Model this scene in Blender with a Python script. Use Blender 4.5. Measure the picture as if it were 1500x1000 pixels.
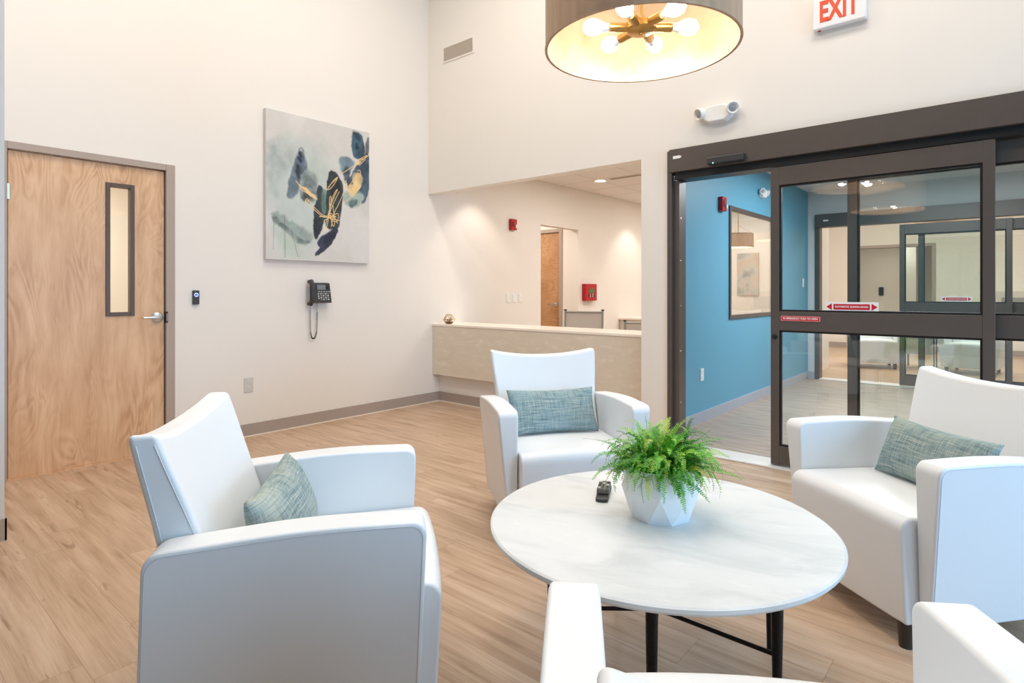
import bpy, bmesh, math, random
from mathutils import Vector, Matrix, noise
PI = math.pi
C = bpy.context.scene.collection
scene = bpy.context.scene
for o in list(bpy.data.objects): bpy.data.objects.remove(o)

# ------------------------------------------------------------------ camera, world, light, exposure
CAM_H = 1.21
cam_d = bpy.data.cameras.new('camera'); cam = bpy.data.objects.new('camera', cam_d); C.objects.link(cam)
cam_d.sensor_width = 36; cam_d.lens = 862/1500*36; cam_d.shift_y = -73/1500; cam_d.clip_start = .02
cam.location = (0, 0, CAM_H); cam.rotation_euler = (PI/2, 0, math.radians(40.645))
scene.camera = cam
vs = scene.view_settings
vs.view_transform = 'Standard'; vs.look = 'None'; vs.exposure = 0.0; vs.gamma = 1; vs.use_curve_mapping = False
try:
    scene.cycles.use_denoising = True
    scene.cycles.max_bounces = 10; scene.cycles.diffuse_bounces = 6; scene.cycles.transparent_max_bounces = 24
    scene.cycles.transmission_bounces = 10; scene.cycles.caustics_reflective = False; scene.cycles.caustics_refractive = False
    scene.cycles.sample_clamp_indirect = 6
except Exception: pass
world = bpy.data.worlds.new('world'); scene.world = world; world.use_nodes = True
world.node_tree.nodes['Background'].inputs[0].default_value = (.62, .80, 1, 1)
world.node_tree.nodes['Background'].inputs[1].default_value = 1.0

def area(name, loc, size, power, color, rot=(0, 0, 0), spread=PI):
    d = bpy.data.lights.new(name, 'AREA'); d.shape = 'RECTANGLE'; d.size, d.size_y = size; d.energy = power; d.color = color; d.spread = spread
    o = bpy.data.objects.new(name, d); C.objects.link(o); o.location = loc; o.rotation_euler = rot; return o
def spot(name, loc, power, color, angle=100, blend=.6, radius=.04):
    d = bpy.data.lights.new(name, 'SPOT'); d.energy = power; d.color = color; d.spot_size = math.radians(angle); d.spot_blend = blend; d.shadow_soft_size = radius
    o = bpy.data.objects.new(name, d); C.objects.link(o); o.location = loc; return o
WARM = (1, .90, .78); NEUT = (1, .905, .80); SKY = (.36, .66, 1)
RX, RY0, RH = 3.6, -6.2, 5.0      # lounge right wall, rear wall, ceiling height
# fill lights added under the unseen lounge ceiling, no fittings there
for i, (x, y) in enumerate(((-3.0, 2.9), (-3.2, .9), (-.6, 3.0), (-.8, 1.0), (1.8, 2.6))):
    area('lounge_fill_light', (x, y, RH-.06), (1.2, .6), 42, NEUT)
# daylight in the lounge's tall windows (right and rear walls)
for y, p in ((.2, 30), (2.6, 68)):
    area('daylight', (RX-.03, y, 1.45), (2.2, 1.7), p, SKY, (0, PI/2-.18, 0), math.radians(130))
# reception
area('reception_fill_light', (-3.4, 6.2, 2.66), (.6, 1.2), 32, (1, .95, .90))  # two area fills added below the tiled ceiling, no fittings there
area('reception_fill_light', (-3.4, 9.0, 2.66), (.6, 1.2), 30, (1, .95, .90))
for x, y, p in ((-4.45, 4.95, 26), (-4.26, 6.79, 14), (-4.45, 8.6, 30)):
    spot('reception_downlight', (x, y, 2.66), p, WARM, 95, .5)
area('passage_light', (-5.9, 6.2, 2.62), (.8, .8), 30, NEUT)
area('side_room_light', (-6.6, 1.2, 2.66), (1.2, 1.2), 85, WARM)
# vestibule and far lobby
area('vestibule_light', (-.6, 6.6, 2.56), (1.6, 1.6), 105, (.86, .95, 1))
for x in (-2.2, .8):
    area('lobby_light', (x, 11.6, 3.3), (1.5, 1.5), 100, NEUT)
area('far_corridor_light', (-2.2, 15.6, 2.4), (.8, .8), 18, WARM)

# ------------------------------------------------------------------ node helper + materials
class N:
    def __init__(s, name, rough=.5, metal=0, base=(.8, .8, .8), spec=None):
        s.m = bpy.data.materials.new(name); s.m.use_nodes = True; s.t = s.m.node_tree
        s.b = s.t.nodes['Principled BSDF']; s.b.inputs['Roughness'].default_value = rough; s.b.inputs['Metallic'].default_value = metal
        s.b.inputs['Base Color'].default_value = (*base, 1)
        if spec is not None: s.b.inputs['Specular IOR Level'].default_value = spec
    def n(s, typ, ins=None, **kw):
        nd = s.t.nodes.new('ShaderNode'+typ)
        for k, v in kw.items(): setattr(nd, k, v)
        for k, v in (ins or {}).items(): s.set(nd.inputs[k], v)
        return nd
    def set(s, inp, v):
        if isinstance(v, bpy.types.NodeSocket): s.t.links.new(v, inp)
        elif isinstance(v, (tuple, list)) and len(v) == 3 and inp.type == 'RGBA': inp.default_value = (*v, 1)
        else: inp.default_value = v
    def math(s, op, a, b=0.0, c=0.0):
        nd = s.n('Math', operation=op)
        for i, v in enumerate((a, b, c)): s.set(nd.inputs[i], v)
        return nd.outputs[0]
    def co(s, kind='Object'): return s.n('TexCoord').outputs[kind]
    def map(s, v, scale=(1, 1, 1), rot=(0, 0, 0), loc=(0, 0, 0)):
        return s.n('Mapping', {'Vector': v, 'Scale': scale, 'Rotation': rot, 'Location': loc}).outputs[0]
    def noise(s, v, scale=5, detail=3, rough=.5, dist=0):
        return s.n('TexNoise', {'Vector': v, 'Scale': scale, 'Detail': detail, 'Roughness': rough, 'Distortion': dist}).outputs['Fac']
    def ramp(s, f, stops, interp='LINEAR'):
        nd = s.n('ValToRGB', {'Fac': f}); cr = nd.color_ramp; cr.interpolation = interp
        while len(cr.elements) < len(stops): cr.elements.new(.5)
        for e, (p, c) in zip(cr.elements, stops):
            e.position = p; e.color = (*c, 1) if isinstance(c, tuple) else (c, c, c, 1)
        return nd.outputs['Color']
    def mix(s, f, a, b, blend='MIX'):
        nd = s.n('Mix', data_type='RGBA', blend_type=blend); s.set(nd.inputs[0], f); s.set(nd.inputs[6], a); s.set(nd.inputs[7], b); return nd.outputs[2]
    def color(s, c): s.set(s.b.inputs['Base Color'], c); return s
    def bump(s, h, strength=.2, dist=.01):
        s.set(s.b.inputs['Normal'], s.n('Bump', {'Height': h, 'Strength': strength, 'Distance': dist}).outputs[0]); return s

def lin(r, g, b):
    f = lambda c: (c/255)/12.92 if c/255 <= .04045 else ((c/255+.055)/1.055)**2.4
    return (f(r), f(g), f(b))
M = {}
def simple(key, col, rough=.5, metal=0, var=.04, scale=40, bump=0, spec=None):
    a = N(key, rough, metal, col, spec); nz = a.noise(a.co(), scale, 3)
    a.color(a.mix(nz, tuple(c*(1-var) for c in col), tuple(min(1, c*(1+var)) for c in col)))
    if bump: a.bump(nz, bump, .004)
    M[key] = a.m; return a
simple('wall_paint', (.82, .775, .72), .6, var=.012, scale=3)
simple('grey_wall_paint', (.70, .70, .70), .6, var=.012, scale=3)
simple('blue_paint', lin(98, 164, 192), .45, var=.015, scale=2)
simple('white_ceiling', (.82, .81, .79), .8)
simple('baseboard', lin(170, 157, 148), .5)
simple('vestibule_baseboard', lin(176, 178, 188), .5)
simple('door_frame_paint', lin(172, 156, 144), .45)
simple('leather', (.79, .815, .84), .38, var=.012, scale=6, bump=.03)
simple('leather_seam', (.60, .65, .70), .45)
simple('dark_leg', lin(48, 38, 36), .35)
simple('bronze_frame', lin(96, 87, 82), .38, .35, var=.08, scale=6)
simple('bronze_dark', lin(24, 21, 20), .5, .2)
simple('black', (.012, .012, .013), .4)
simple('charcoal', (.035, .036, .038), .42)
simple('rubber', (.015, .015, .015), .7)
simple('white_plastic', (.82, .82, .80), .35)
simple('cream_plastic', (.70, .69, .66), .35)
simple('grey_plastic', (.30, .31, .32), .4)
simple('dark_grey_plastic', (.11, .11, .115), .45)
simple('screen', lin(118, 126, 132), .15)
simple('red_plastic', lin(178, 22, 28), .3)
simple('red_sign', lin(196, 22, 40), .4)
simple('pale_red', lin(232, 150, 150), .5)
simple('sign_white', (.84, .83, .84), .4)
simple('orange_letters', lin(228, 84, 50), .5)
simple('chrome', (.72, .73, .75), .18, 1)
simple('satin_steel', lin(205, 210, 214), .3, .8)
simple('light_frame', lin(92, 72, 60), .4, .1)
simple('threshold_metal', (.78, .75, .72), .45, .3)
simple('vent_paint', lin(214, 202, 188), .6)
simple('vent_dark', lin(150, 138, 124), .6)
simple('mesh_fabric', lin(206, 198, 190), .8, scale=300, var=.15)
simple('chair_grey', lin(160, 156, 152), .4, .3)
simple('soil', (.04, .025, .015), .9)
simple('brass', lin(190, 150, 86), .35, 1)
simple('pot_white', (.80, .82, .84), .55, var=.01)
simple('cabinet_paint', lin(206, 196, 184), .5)
simple('succulent', lin(120, 120, 70), .6, var=.3)
simple('black_iron', (.016, .015, .015), .38, .7, bump=.5, scale=90)
simple('green_display', lin(60, 120, 70), .3)
simple('key_white', (.6, .6, .58), .5)
a = N('blue_ring', .4); a.b.inputs['Emission Color'].default_value = (.12, .22, 1, 1); a.b.inputs['Emission Strength'].default_value = 2; M['blue_ring'] = a.m
a = N('green_led', .4); a.b.inputs['Emission Color'].default_value = (.2, 1, .7, 1); a.b.inputs['Emission Strength'].default_value = 3; M['green_led'] = a.m
a = N('bulb_glow', .3, base=(1, 1, 1)); a.b.inputs['Emission Color'].default_value = (.93, .97, 1, 1); a.b.inputs['Emission Strength'].default_value = 46; M['bulb_glow'] = a.m
a = N('downlight_glow', .3, base=(1, 1, 1)); a.b.inputs['Emission Color'].default_value = (1, .93, .82, 1); a.b.inputs['Emission Strength'].default_value = 5; M['downlight_glow'] = a.m
a = N('fill_glow', .3, base=(1, 1, 1)); a.b.inputs['Emission Color'].default_value = (1, .96, .92, 1); a.b.inputs['Emission Strength'].default_value = 1.5; M['fill_glow'] = a.m  # glow meant for the added ceiling fill, assigned to nothing
# glass: transparent with fresnel gloss
def glass_mat(key, tint, gl=1.0):
    m = bpy.data.materials.new(key); m.use_nodes = True; t = m.node_tree; t.nodes.clear()
    out = t.nodes.new('ShaderNodeOutputMaterial'); mx = t.nodes.new('ShaderNodeMixShader'); tr = t.nodes.new('ShaderNodeBsdfTransparent')
    g = t.nodes.new('ShaderNodeBsdfGlossy'); fr = t.nodes.new('ShaderNodeFresnel'); fr.inputs[0].default_value = 1.85
    g.inputs['Roughness'].default_value = .0; g.inputs[0].default_value = (gl, gl, gl, 1); tr.inputs[0].default_value = (*tint, 1)
    ge = t.nodes.new('ShaderNodeNewGeometry'); mu = t.nodes.new('ShaderNodeMath'); mu.operation = 'MULTIPLY_ADD'; mu.inputs[1].default_value = -1; mu.inputs[2].default_value = 1
    t.links.new(ge.outputs['Backfacing'], mu.inputs[0]); m2 = t.nodes.new('ShaderNodeMath'); m2.operation = 'MULTIPLY'; t.links.new(fr.outputs[0], m2.inputs[0]); t.links.new(mu.outputs[0], m2.inputs[1]); t.links.new(m2.outputs[0], mx.inputs[0]); t.links.new(tr.outputs[0], mx.inputs[1]); t.links.new(g.outputs[0], mx.inputs[2]); t.links.new(mx.outputs[0], out.inputs[0])
    M[key] = m
glass_mat('door_glass', (.955, .985, .98)); glass_mat('terrarium_glass', (.95, .95, .93))
# shade outside: brushed bronze leaf; inside: gold leaf
a = N('shade_bronze', .5, .3); v = a.co('Object'); n1 = a.noise(a.map(v, (14, 14, 1.2)), 2, 4); a.color(a.ramp(n1, [(.3, lin(178, 148, 122)), (.7, lin(198, 168, 142))])); M['shade_bronze'] = a.m
a = N('shade_gold', .45, .35); n1 = a.noise(a.co('Object'), 9, 4); a.color(a.ramp(n1, [(.3, lin(200, 162, 122)), (.7, lin(220, 184, 146))])); M['shade_gold'] = a.m
# marble table top
a = N('marble_top', .42); v = a.co('Object'); d = a.noise(a.map(v, (1, 2.2, 1), (0, 0, .5)), 3, 6, .6, .8); e = a.noise(a.map(v, (2, 9, 1), (0, 0, .6)), 4, 5, .6)
c = a.ramp(d, [(.35, (.60, .625, .64)), (.52, (.70, .72, .73)), (.75, (.74, .755, .76))]); c = a.mix(a.ramp(e, [(.60, 0.0), (.72, .5)]), c, (.84, .84, .83)); a.color(c); M['marble_top'] = a.m
# counter stone
a = N('counter_stone', .35); v = a.co('Object'); e = a.noise(a.map(v, (1.2, 1.2, 4.5), (0, .35, 0)), 4, 6, .6, 1.2)
a.color(a.ramp(e, [(.35, lin(214, 202, 183)), (.58, lin(219, 207, 190)), (.70, lin(228, 218, 203))])); M['counter_stone'] = a.m
simple('counter_top', lin(240, 230, 218), .3, var=.02)
# birch veneer
def veneer(key, c1, c2, c3, sc=1.0):
    a = N(key, .4); v = a.co('Object'); big = a.noise(a.map(v, (1, 3.4*sc, .9*sc), (0, 0, 0), (0, 3, 1)), 1.3, 3, .45, .5)
    ring = a.math('SINE', a.math('MULTIPLY', big, 120)); patch = a.ramp(a.noise(a.map(v, (1, 2, 1)), 1.7, 2), [(.42, .05), (.62, 1.0)]); fine = a.noise(a.map(v, (1, 90, 2.5)), 3, 5)
    med = a.noise(a.map(v, (1, 7, 1.1)), 1.8, 5, .6, .4)
    f = a.math('ADD', a.math('MULTIPLY', a.math('MULTIPLY', ring, patch), .10), a.math('ADD', a.math('MULTIPLY', fine, .25), a.math('MULTIPLY', med, .75)))
    a.color(a.ramp(f, [(.30, c1), (.5, c2), (.68, c3)])); M[key] = a.m
veneer('birch_door', lin(192, 146, 108), lin(213, 171, 132), lin(226, 188, 150))
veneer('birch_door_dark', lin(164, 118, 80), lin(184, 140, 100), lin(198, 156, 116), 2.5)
# plank floor
a = N('plank_floor', .38); v = a.co('Object'); sep = a.n('SeparateXYZ', {0: v}); X, Y = sep.outputs[0], sep.outputs[1]
row = a.math('FLOOR', a.math('DIVIDE', Y, .18)); fy = a.math('FRACT', a.math('DIVIDE', Y, .18))
xo = a.math('ADD', a.math('DIVIDE', X, 1.22), a.n('TexWhiteNoise', {'W': row}, noise_dimensions='1D').outputs[0])
colx = a.math('FLOOR', xo); fx = a.math('FRACT', xo)
cell = a.n('CombineXYZ', {0: colx, 1: row}).outputs[0]; rnd = a.n('TexWhiteNoise', {'Vector': cell}, noise_dimensions='3D').outputs[0]
vv = a.n('CombineXYZ', {0: X, 1: Y, 2: a.math('MULTIPLY', rnd, 40)}).outputs[0]
g1 = a.noise(a.map(vv, (.55, 9, 1)), 2.4, 6, .6, .7); g2 = a.noise(a.map(vv, (1.6, 60, 1)), 3, 5); g3 = a.noise(a.map(vv, (.8, 3.6, 1)), 1.5, 3, .5, 1.4)
kn = a.ramp(a.noise(a.map(vv, (1.1, 9, 1)), 2.0, 3, .55, 1.2), [(.63, 0.0), (.74, .6)])
f = a.math('ADD', a.math('MULTIPLY', g1, .62), a.math('ADD', a.math('MULTIPLY', g2, .20), a.math('MULTIPLY', g3, .30)))
c = a.ramp(f, [(.36, lin(140, 112, 90)), (.48, lin(176, 147, 121)), (.60, lin(195, 167, 142)), (.76, lin(212, 188, 165))])
c = a.mix(a.math('MULTIPLY', rnd, .22), c, lin(182, 152, 124)); c = a.mix(kn, c, lin(122, 88, 62))
edge = a.math('MAXIMUM', a.math('LESS_THAN', fy, .012), a.math('LESS_THAN', fx, .0018)); c = a.mix(a.math('MULTIPLY', edge, .45), c, lin(110, 85, 66))
a.color(c); a.bump(g2, .05, .002); M['plank_floor'] = a.m
# vestibule floor: greyer plank tiles
a = N('plank_mat', .5); v = a.co('Object'); sep = a.n('SeparateXYZ', {0: v}); g1 = a.noise(a.map(v, (1.2, 14, 1)), 2.5, 5, .6, .6)
c = a.ramp(g1, [(.35, lin(150, 132, 120)), (.6, lin(180, 162, 148)), (.8, lin(192, 176, 162))]); a.color(c); M['plank_mat'] = a.m
# acoustic ceiling tiles
a = N('ceiling_tile', .85); v = a.co('Object'); sep = a.n('SeparateXYZ', {0: v})
fx = a.math('FRACT', a.math('DIVIDE', sep.outputs[0], .61)); fy = a.math('FRACT', a.math('DIVIDE', sep.outputs[1], .61))
e = a.math('MAXIMUM', a.math('LESS_THAN', fx, .035), a.math('LESS_THAN', fy, .035)); a.color(a.mix(e, (.78, .75, .71), (.62, .59, .55))); M['ceiling_tile'] = a.m
# tweed
def tweed(key, sh):
    a = N(key, .9); v = a.co('Object'); w = a.noise(v, 9, 2); vd = a.n('VectorMath', {0: v, 1: a.n('Combine'+'XYZ', {0: a.math('MULTIPLY', w, .014), 1: a.math('MULTIPLY', w, .014)}).outputs[0]}, operation='ADD').outputs[0]
    h = a.noise(a.map(vd, (7, 150, 7)), 1.6, 4, .6); k = a.noise(a.map(vd, (170, 9, 9)), 1.6, 4, .6); b = a.noise(v, 5, 3)
    f = a.math('ADD', a.math('MULTIPLY', h, .55), a.math('MULTIPLY', k, .45))
    c = a.ramp(f, [(.34, lin(64, 88, 94)), (.44, lin(112, 138, 142)), (.54, lin(148, 164, 164)), (.66, lin(200, 198, 184))])
    c = a.mix(a.ramp(b, [(.4, 0.0), (.65, .5)]), c, sh); a.color(c); a.bump(f, .35, .004); M[key] = a.m
tweed('tweed_blue', lin(134, 164, 176)); tweed('tweed_grey', lin(184, 188, 176)); tweed('tweed_sage', lin(160, 174, 162))
# fern
a = N('fern_leaf', .45); at = a.n('Attribute', attribute_name='tone').outputs['Fac']
a.color(a.ramp(at, [(0, lin(34, 104, 28)), (.4, lin(84, 166, 44)), (.75, lin(146, 206, 74)), (1, lin(176, 182, 84))])); a.b.inputs['Subsurface Weight'].default_value = .0; M['fern_leaf'] = a.m
# painted canvas
a = N('canvas_paint', .6); a.color(a.n('Attribute', attribute_name='paint').outputs['Color']); M['canvas_paint'] = a.m
simple('canvas_edge', lin(206, 198, 194), .7)
a = N('faint_art_grey', .6); a.color(a.ramp(a.noise(a.co(), 4, 3), [(.35, lin(120, 134, 134)), (.5, lin(186, 184, 176)), (.62, lin(200, 170, 150)), (.7, lin(160, 168, 166))])); M['faint_art_grey'] = a.m
simple('stone_grey', lin(206, 203, 198), .5)

# ------------------------------------------------------------------ mesh helpers
def link(name, bm, mat, parent=None, loc=None, smooth=False, bevel=0, seg=2, angle=40):
    me = bpy.data.meshes.new(name); bmesh.ops.recalc_face_normals(bm, faces=bm.faces); bm.to_mesh(me); bm.free()
    for m in (mat if isinstance(mat, (list, tuple)) else [mat]): me.materials.append(M[m])
    o = bpy.data.objects.new(name, me); C.objects.link(o)
    if parent is not None: o.parent = parent
    if loc: o.location = loc
    if smooth or bevel:
        me.shade_smooth() if hasattr(me, 'shade_smooth') else None
    if bevel:
        b = o.modifiers.new('bevel', 'BEVEL'); b.width = bevel; b.segments = seg; b.limit_method = 'ANGLE'; b.angle_limit = math.radians(angle); b.harden_normals = True
    elif smooth and angle:
        try: me.set_sharp_from_angle(angle=math.radians(angle))
        except Exception: pass
    return o
def empty(name, loc=(0, 0, 0), rz=0):
    o = bpy.data.objects.new(name, None); C.objects.link(o); o.location = loc; o.rotation_euler = (0, 0, rz); o.empty_display_size = .05; return o
def tag(o, label=None, cat=None, group=None, kind=None):
    if label: o['label'] = label
    if cat: o['category'] = cat
    if group: o['group'] = group
    if kind: o['kind'] = kind
    return o
def box(bm, x0, x1, y0, y1, z0, z1):
    r = bmesh.ops.create_cube(bm, size=1)['verts']
    for v in r: v.co = Vector(((x0+x1)/2+v.co.x*(x1-x0), (y0+y1)/2+v.co.y*(y1-y0), (z0+z1)/2+v.co.z*(z1-z0)))
    return r
def B(*bs):
    bm = bmesh.new()
    for b in bs: box(bm, *b)
    return bm
def struct(name, bm, mat, parent=None, **k):
    o = link(name, bm, mat, parent, **k)
    if parent is None: o['kind'] = 'structure'
    return o
def tube(bm, pts, r, n=8, closed=False, caps=True):
    pts = [Vector(p) for p in pts]; rs = r if isinstance(r, (list, tuple)) else [r]*len(pts); rings = []; up = Vector((0, 0, 1)); L = len(pts)
    for i, p in enumerate(pts):
        t = (pts[(i+1) % L]-pts[i-1]) if closed else (pts[min(i+1, L-1)]-pts[max(i-1, 0)]); t.normalize()
        a = t.cross(up)
        if a.length < .05: a = t.cross(Vector((1, 0, 0)))
        a.normalize(); b = t.cross(a)
        if rings:
            pa = prev_a - t*prev_a.dot(t)
            if pa.length > 1e-4: a = pa.normalized(); b = t.cross(a)
        prev_a = a
        rings.append([bm.verts.new(p+(a*math.cos(2*PI*k/n)+b*math.sin(2*PI*k/n))*rs[i]) for k in range(n)])
    for i in range(L if closed else L-1):
        A, D = rings[i], rings[(i+1) % L]
        for k in range(n): bm.faces.new((A[k], A[(k+1) % n], D[(k+1) % n], D[k]))
    if caps and not closed: bm.faces.new(rings[0][::-1]); bm.faces.new(rings[-1])
def lathe(bm, prof, n=32, mat=None, ang0=0):
    rings = []
    for (r, z) in prof:
        ring = [bm.verts.new((r*math.cos(ang0+2*PI*k/n), r*math.sin(ang0+2*PI*k/n), z)) for k in range(n)] if r > 1e-6 else [bm.verts.new((0, 0, z))]
        rings.append(ring)
    for A, D in zip(rings, rings[1:]):
        for k in range(n):
            a0, a1, d0, d1 = A[k % len(A)], A[(k+1) % len(A)], D[k % len(D)], D[(k+1) % len(D)]
            fs = [x for i, x in enumerate((a0, a1, d1, d0)) if x not in (a0, a1, d1, d0)[:i]]
            if len(fs) > 2: bm.faces.new(fs)
    if mat is not None: bmesh.ops.transform(bm, matrix=mat, verts=[v for r in rings for v in r])
def roundpoly(pts, seg=6):
    out = []; L = len(pts)
    for i, (x, y, r) in enumerate(pts):
        p = Vector((x, y)); a = Vector(pts[i-1][:2])-p; b = Vector(pts[(i+1) % L][:2])-p; la, lb = a.length, b.length; a.normalize(); b.normalize()
        if r <= 0: out.append((x, y)); continue
        half = math.acos(max(-1, min(1, a.dot(b))))/2; t = min(r/math.tan(half), la*.48, lb*.48); r2 = t*math.tan(half)
        c = p+(a+b).normalized()*(r2/math.sin(half)); s = p+a*t-c; e = p+b*t-c; an = math.atan2(s.y, s.x); da = math.atan2(e.y, e.x)-an
        while da > PI: da -= 2*PI
        while da < -PI: da += 2*PI
        for k in range(seg+1):
            q = an+da*k/seg; out.append((c.x+r2*math.cos(q), c.y+r2*math.sin(q)))
    return out
def prism(bm, poly, f0, f1):
    A = [bm.verts.new(f0(*p)) for p in poly]; D = [bm.verts.new(f1(*p)) for p in poly]
    bm.faces.new(A[::-1]); bm.faces.new(D); L = len(poly)
    for i in range(L): bm.faces.new((A[i], A[(i+1) % L], D[(i+1) % L], D[i]))
def text_mesh(s, size, depth=.001, bold=0.0, xscale=1.0):
    cu = bpy.data.curves.new('lettering', 'FONT'); cu.body = s; cu.size = size; cu.extrude = depth; cu.align_x = 'CENTER'; cu.align_y = 'CENTER'; cu.offset = bold
    o = bpy.data.objects.new('lettering', cu); C.objects.link(o); bpy.context.view_layer.update()
    me = bpy.data.meshes.new_from_object(o.evaluated_get(bpy.context.evaluated_depsgraph_get())); bpy.data.objects.remove(o)
    for v in me.vertices: v.co.x *= xscale
    me.name = 'lettering'; return me
def add_text(name, s, size, mat, parent, M4, **k):
    me = text_mesh(s, size, **k); me.materials.clear(); me.materials.append(M[mat]); me.transform(M4)
    o = bpy.data.objects.new(name, me); C.objects.link(o); o.parent = parent; return o
def dup_tree(root, loc, rz, parent=None):
    c = root.copy(); C.objects.link(c); c.location = loc; c.rotation_euler = (0, 0, rz)
    def rec(o, p):
        for ch in list(o.children):
            if ch == c: continue
            k = ch.copy(); C.objects.link(k); k.parent = p; rec(ch, k)
    rec(root, c); return c
# wall-mounted frames: X along wall, Y up, Z out of the wall
def on_left(x, y, z): return Matrix(((0, 0, 1, x), (1, 0, 0, y), (0, 1, 0, z), (0, 0, 0, 1)))          # wall facing +x; X -> +y
def on_door(x, y, z): return Matrix(((1, 0, 0, x), (0, 0, -1, y), (0, 1, 0, z), (0, 0, 0, 1)))         # wall facing -y; X -> +x
def tf(bm, m): bmesh.ops.transform(bm, matrix=m, verts=bm.verts); return bm
LOCL = Matrix(((0, 0, 1, 0), (1, 0, 0, 0), (0, 1, 0, 0), (0, 0, 0, 1)))
LOCD = Matrix(((1, 0, 0, 0), (0, 0, -1, 0), (0, 1, 0, 0), (0, 0, 0, 1)))

# ------------------------------------------------------------------ setting
LX, DY = -4.88, 4.28
# floors
struct('floor', B((-8.2, RX+.2, RY0-.2, 4.30, -.06, 0), (-8.2, -2.36, 4.30, 10.6, -.06, 0), (-2.36, 4, 8.98, 10.6, -.06, 0), (-5.6, 4, 10.6, 17.2, -.06, 0)), 'plank_floor')
struct('floor_vestibule', B((-2.36, 3.4, 4.30, 8.98, -.06, 0)), 'plank_mat')
struct('ceiling', B((LX-.15, RX+.2, RY0-.2, DY+.12, RH, RH+.1)), 'white_ceiling')
struct('ceiling_reception', B((LX-3.2, -2.22, DY+.12, 10.42, 2.70, 2.78)), 'ceiling_tile')
struct('ceiling_vestibule', B((-2.22, 3.3, DY+.12, 8.94, 2.60, 2.7)), 'white_ceiling')
struct('ceiling_lobby', B((-2.28, 4, 8.94, 10.42, 3.4, 3.5), (-5.6, 4, 10.42, 14.62, 3.4, 3.5)), 'white_ceiling')
struct('ceiling_side_room', B((-8.2, LX-.1, -1.2, 5.2, 2.7, 2.8)), 'white_ceiling')
# left wall: lounge part with door hole (y .70..1.72 incl frame), reception part with passage opening
D0, D1, DT = .71, 1.71, 2.17
struct('wall_left', B((LX-.12, LX, RY0-.2, D0, 0, RH), (LX-.12, LX, D0, D1, DT, RH), (LX-.12, LX, D1, DY+.12, 0, RH),
    (LX-.12, LX, DY+.12, 6.28, 0, 2.7), (LX-.12, LX, 6.28, 7.17, 2.115, 2.7), (LX-.12, LX, 7.17, 10.42, 0, 2.7)), 'wall_paint')
# door wall: header over reception, pier, above the sliding doors
OX0, OX1 = -2.07, 2.05
struct('wall_front', B((LX, -2.30, DY, DY+.12, 2.275, RH), (-2.30, OX0, DY, DY+.12, 0, RH), (OX0, OX1, DY, DY+.12, 2.22, RH), (OX1, RX+.12, DY, DY+.12, 0, RH)), 'wall_paint')
struct('wall_half_reception', B((LX, -2.303, 4.44, 4.56, 0, .80)), 'wall_paint')
# projecting wall at the left edge
struct('wall_partition', B((LX, -3.745, -.2, .565, 0, RH)), 'grey_wall_paint')
struct('baseboard_partition', B((-3.745, -3.737, -.2, .573, 0, .105), (LX, -3.737, .565, .573, 0, .105)), 'baseboard')
# unseen right wall with tall windows and rear wall, blue chosen for cool bounce
ws = [(-.65, 1.05), (1.75, 3.45)]
bx = [(RX, RX+.12, RY0-.2, DY+.12, 0, .3), (RX, RX+.12, RY0-.2, DY+.12, 3.2, RH)]; yy = RY0-.2
for a0, a1 in ws: bx.append((RX, RX+.12, yy, a0, .3, 3.2)); yy = a1
bx.append((RX, RX+.12, yy, DY+.12, .3, 3.2)); struct('wall_right', B(*bx), 'blue_paint')
struct('wall_rear', B((LX, RX, RY0-.12, RY0, 0, RH)), 'blue_paint')
wn = 10
for a0, a1 in ws:
    struct('window_%d' % wn, B((RX+.02, RX+.08, a0, a1, .3, .36), (RX+.02, RX+.08, a0, a1, 3.14, 3.2), (RX+.02, RX+.08, a0, a0+.06, .36, 3.14), (RX+.02, RX+.08, a1-.06, a1, .36, 3.14), (RX+.02, RX+.08, (a0+a1)/2-.03, (a0+a1)/2+.03, .36, 3.14)), 'bronze_frame'); wn += 1
# baseboards
struct('baseboard_left', B((LX, LX+.01, D1+.02, 4.44, 0, .105), (LX, LX+.01, .573, D0-.06, 0, .105)), 'baseboard')
struct('baseboard_left_reception', B((LX, LX+.01, 4.56, 6.28, 0, .105), (LX, LX+.01, 7.17, 10.3, 0, .105)), 'baseboard')
struct('trim_2', B((LX+.01, LX+.016, D1+.02, 4.43, 0, .008), (LX+.016, -2.30, 4.423, 4.43, 0, .008)), 'counter_top')
struct('baseboard_front', B((LX+.01, -2.30, 4.43, 4.44, 0, .105), (-2.29, OX0-.01, DY-.01, DY, 0, .105)), 'baseboard')
# reception far walls, vestibule walls
struct('wall_reception_back', B((LX, -2.28, 10.3, 10.42, 0, 3.4)), 'wall_paint')
WY0, WY1, WZ0, WZ1 = 5.96, 7.52, .93, 2.085
struct('wall_vestibule_left', B((-2.28, -2.22, DY+.12, WY0, 0, 2.7), (-2.28, -2.22, WY1, 8.94, 0, 2.7), (-2.28, -2.22, WY0, WY1, 0, WZ0), (-2.28, -2.22, WY0, WY1, WZ1, 2.7)), 'blue_paint')
struct('wall_reception_right', B((-2.30, -2.28, DY+.12, WY0, 0, 2.7), (-2.30, -2.28, WY1, 10.3, 0, 3.4), (-2.30, -2.28, WY0, WY1, 0, WZ0), (-2.30, -2.28, WY0, WY1, WZ1, 2.7)), 'wall_paint')
struct('baseboard_vestibule', B((-2.22, -2.21, DY+.12, 8.94, 0, .10)), 'vestibule_baseboard')
struct('wall_vestibule_right', B((3.3, 3.42, DY+.12, 8.94, 0, 2.7)), 'blue_paint')
FY = 8.94
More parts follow.
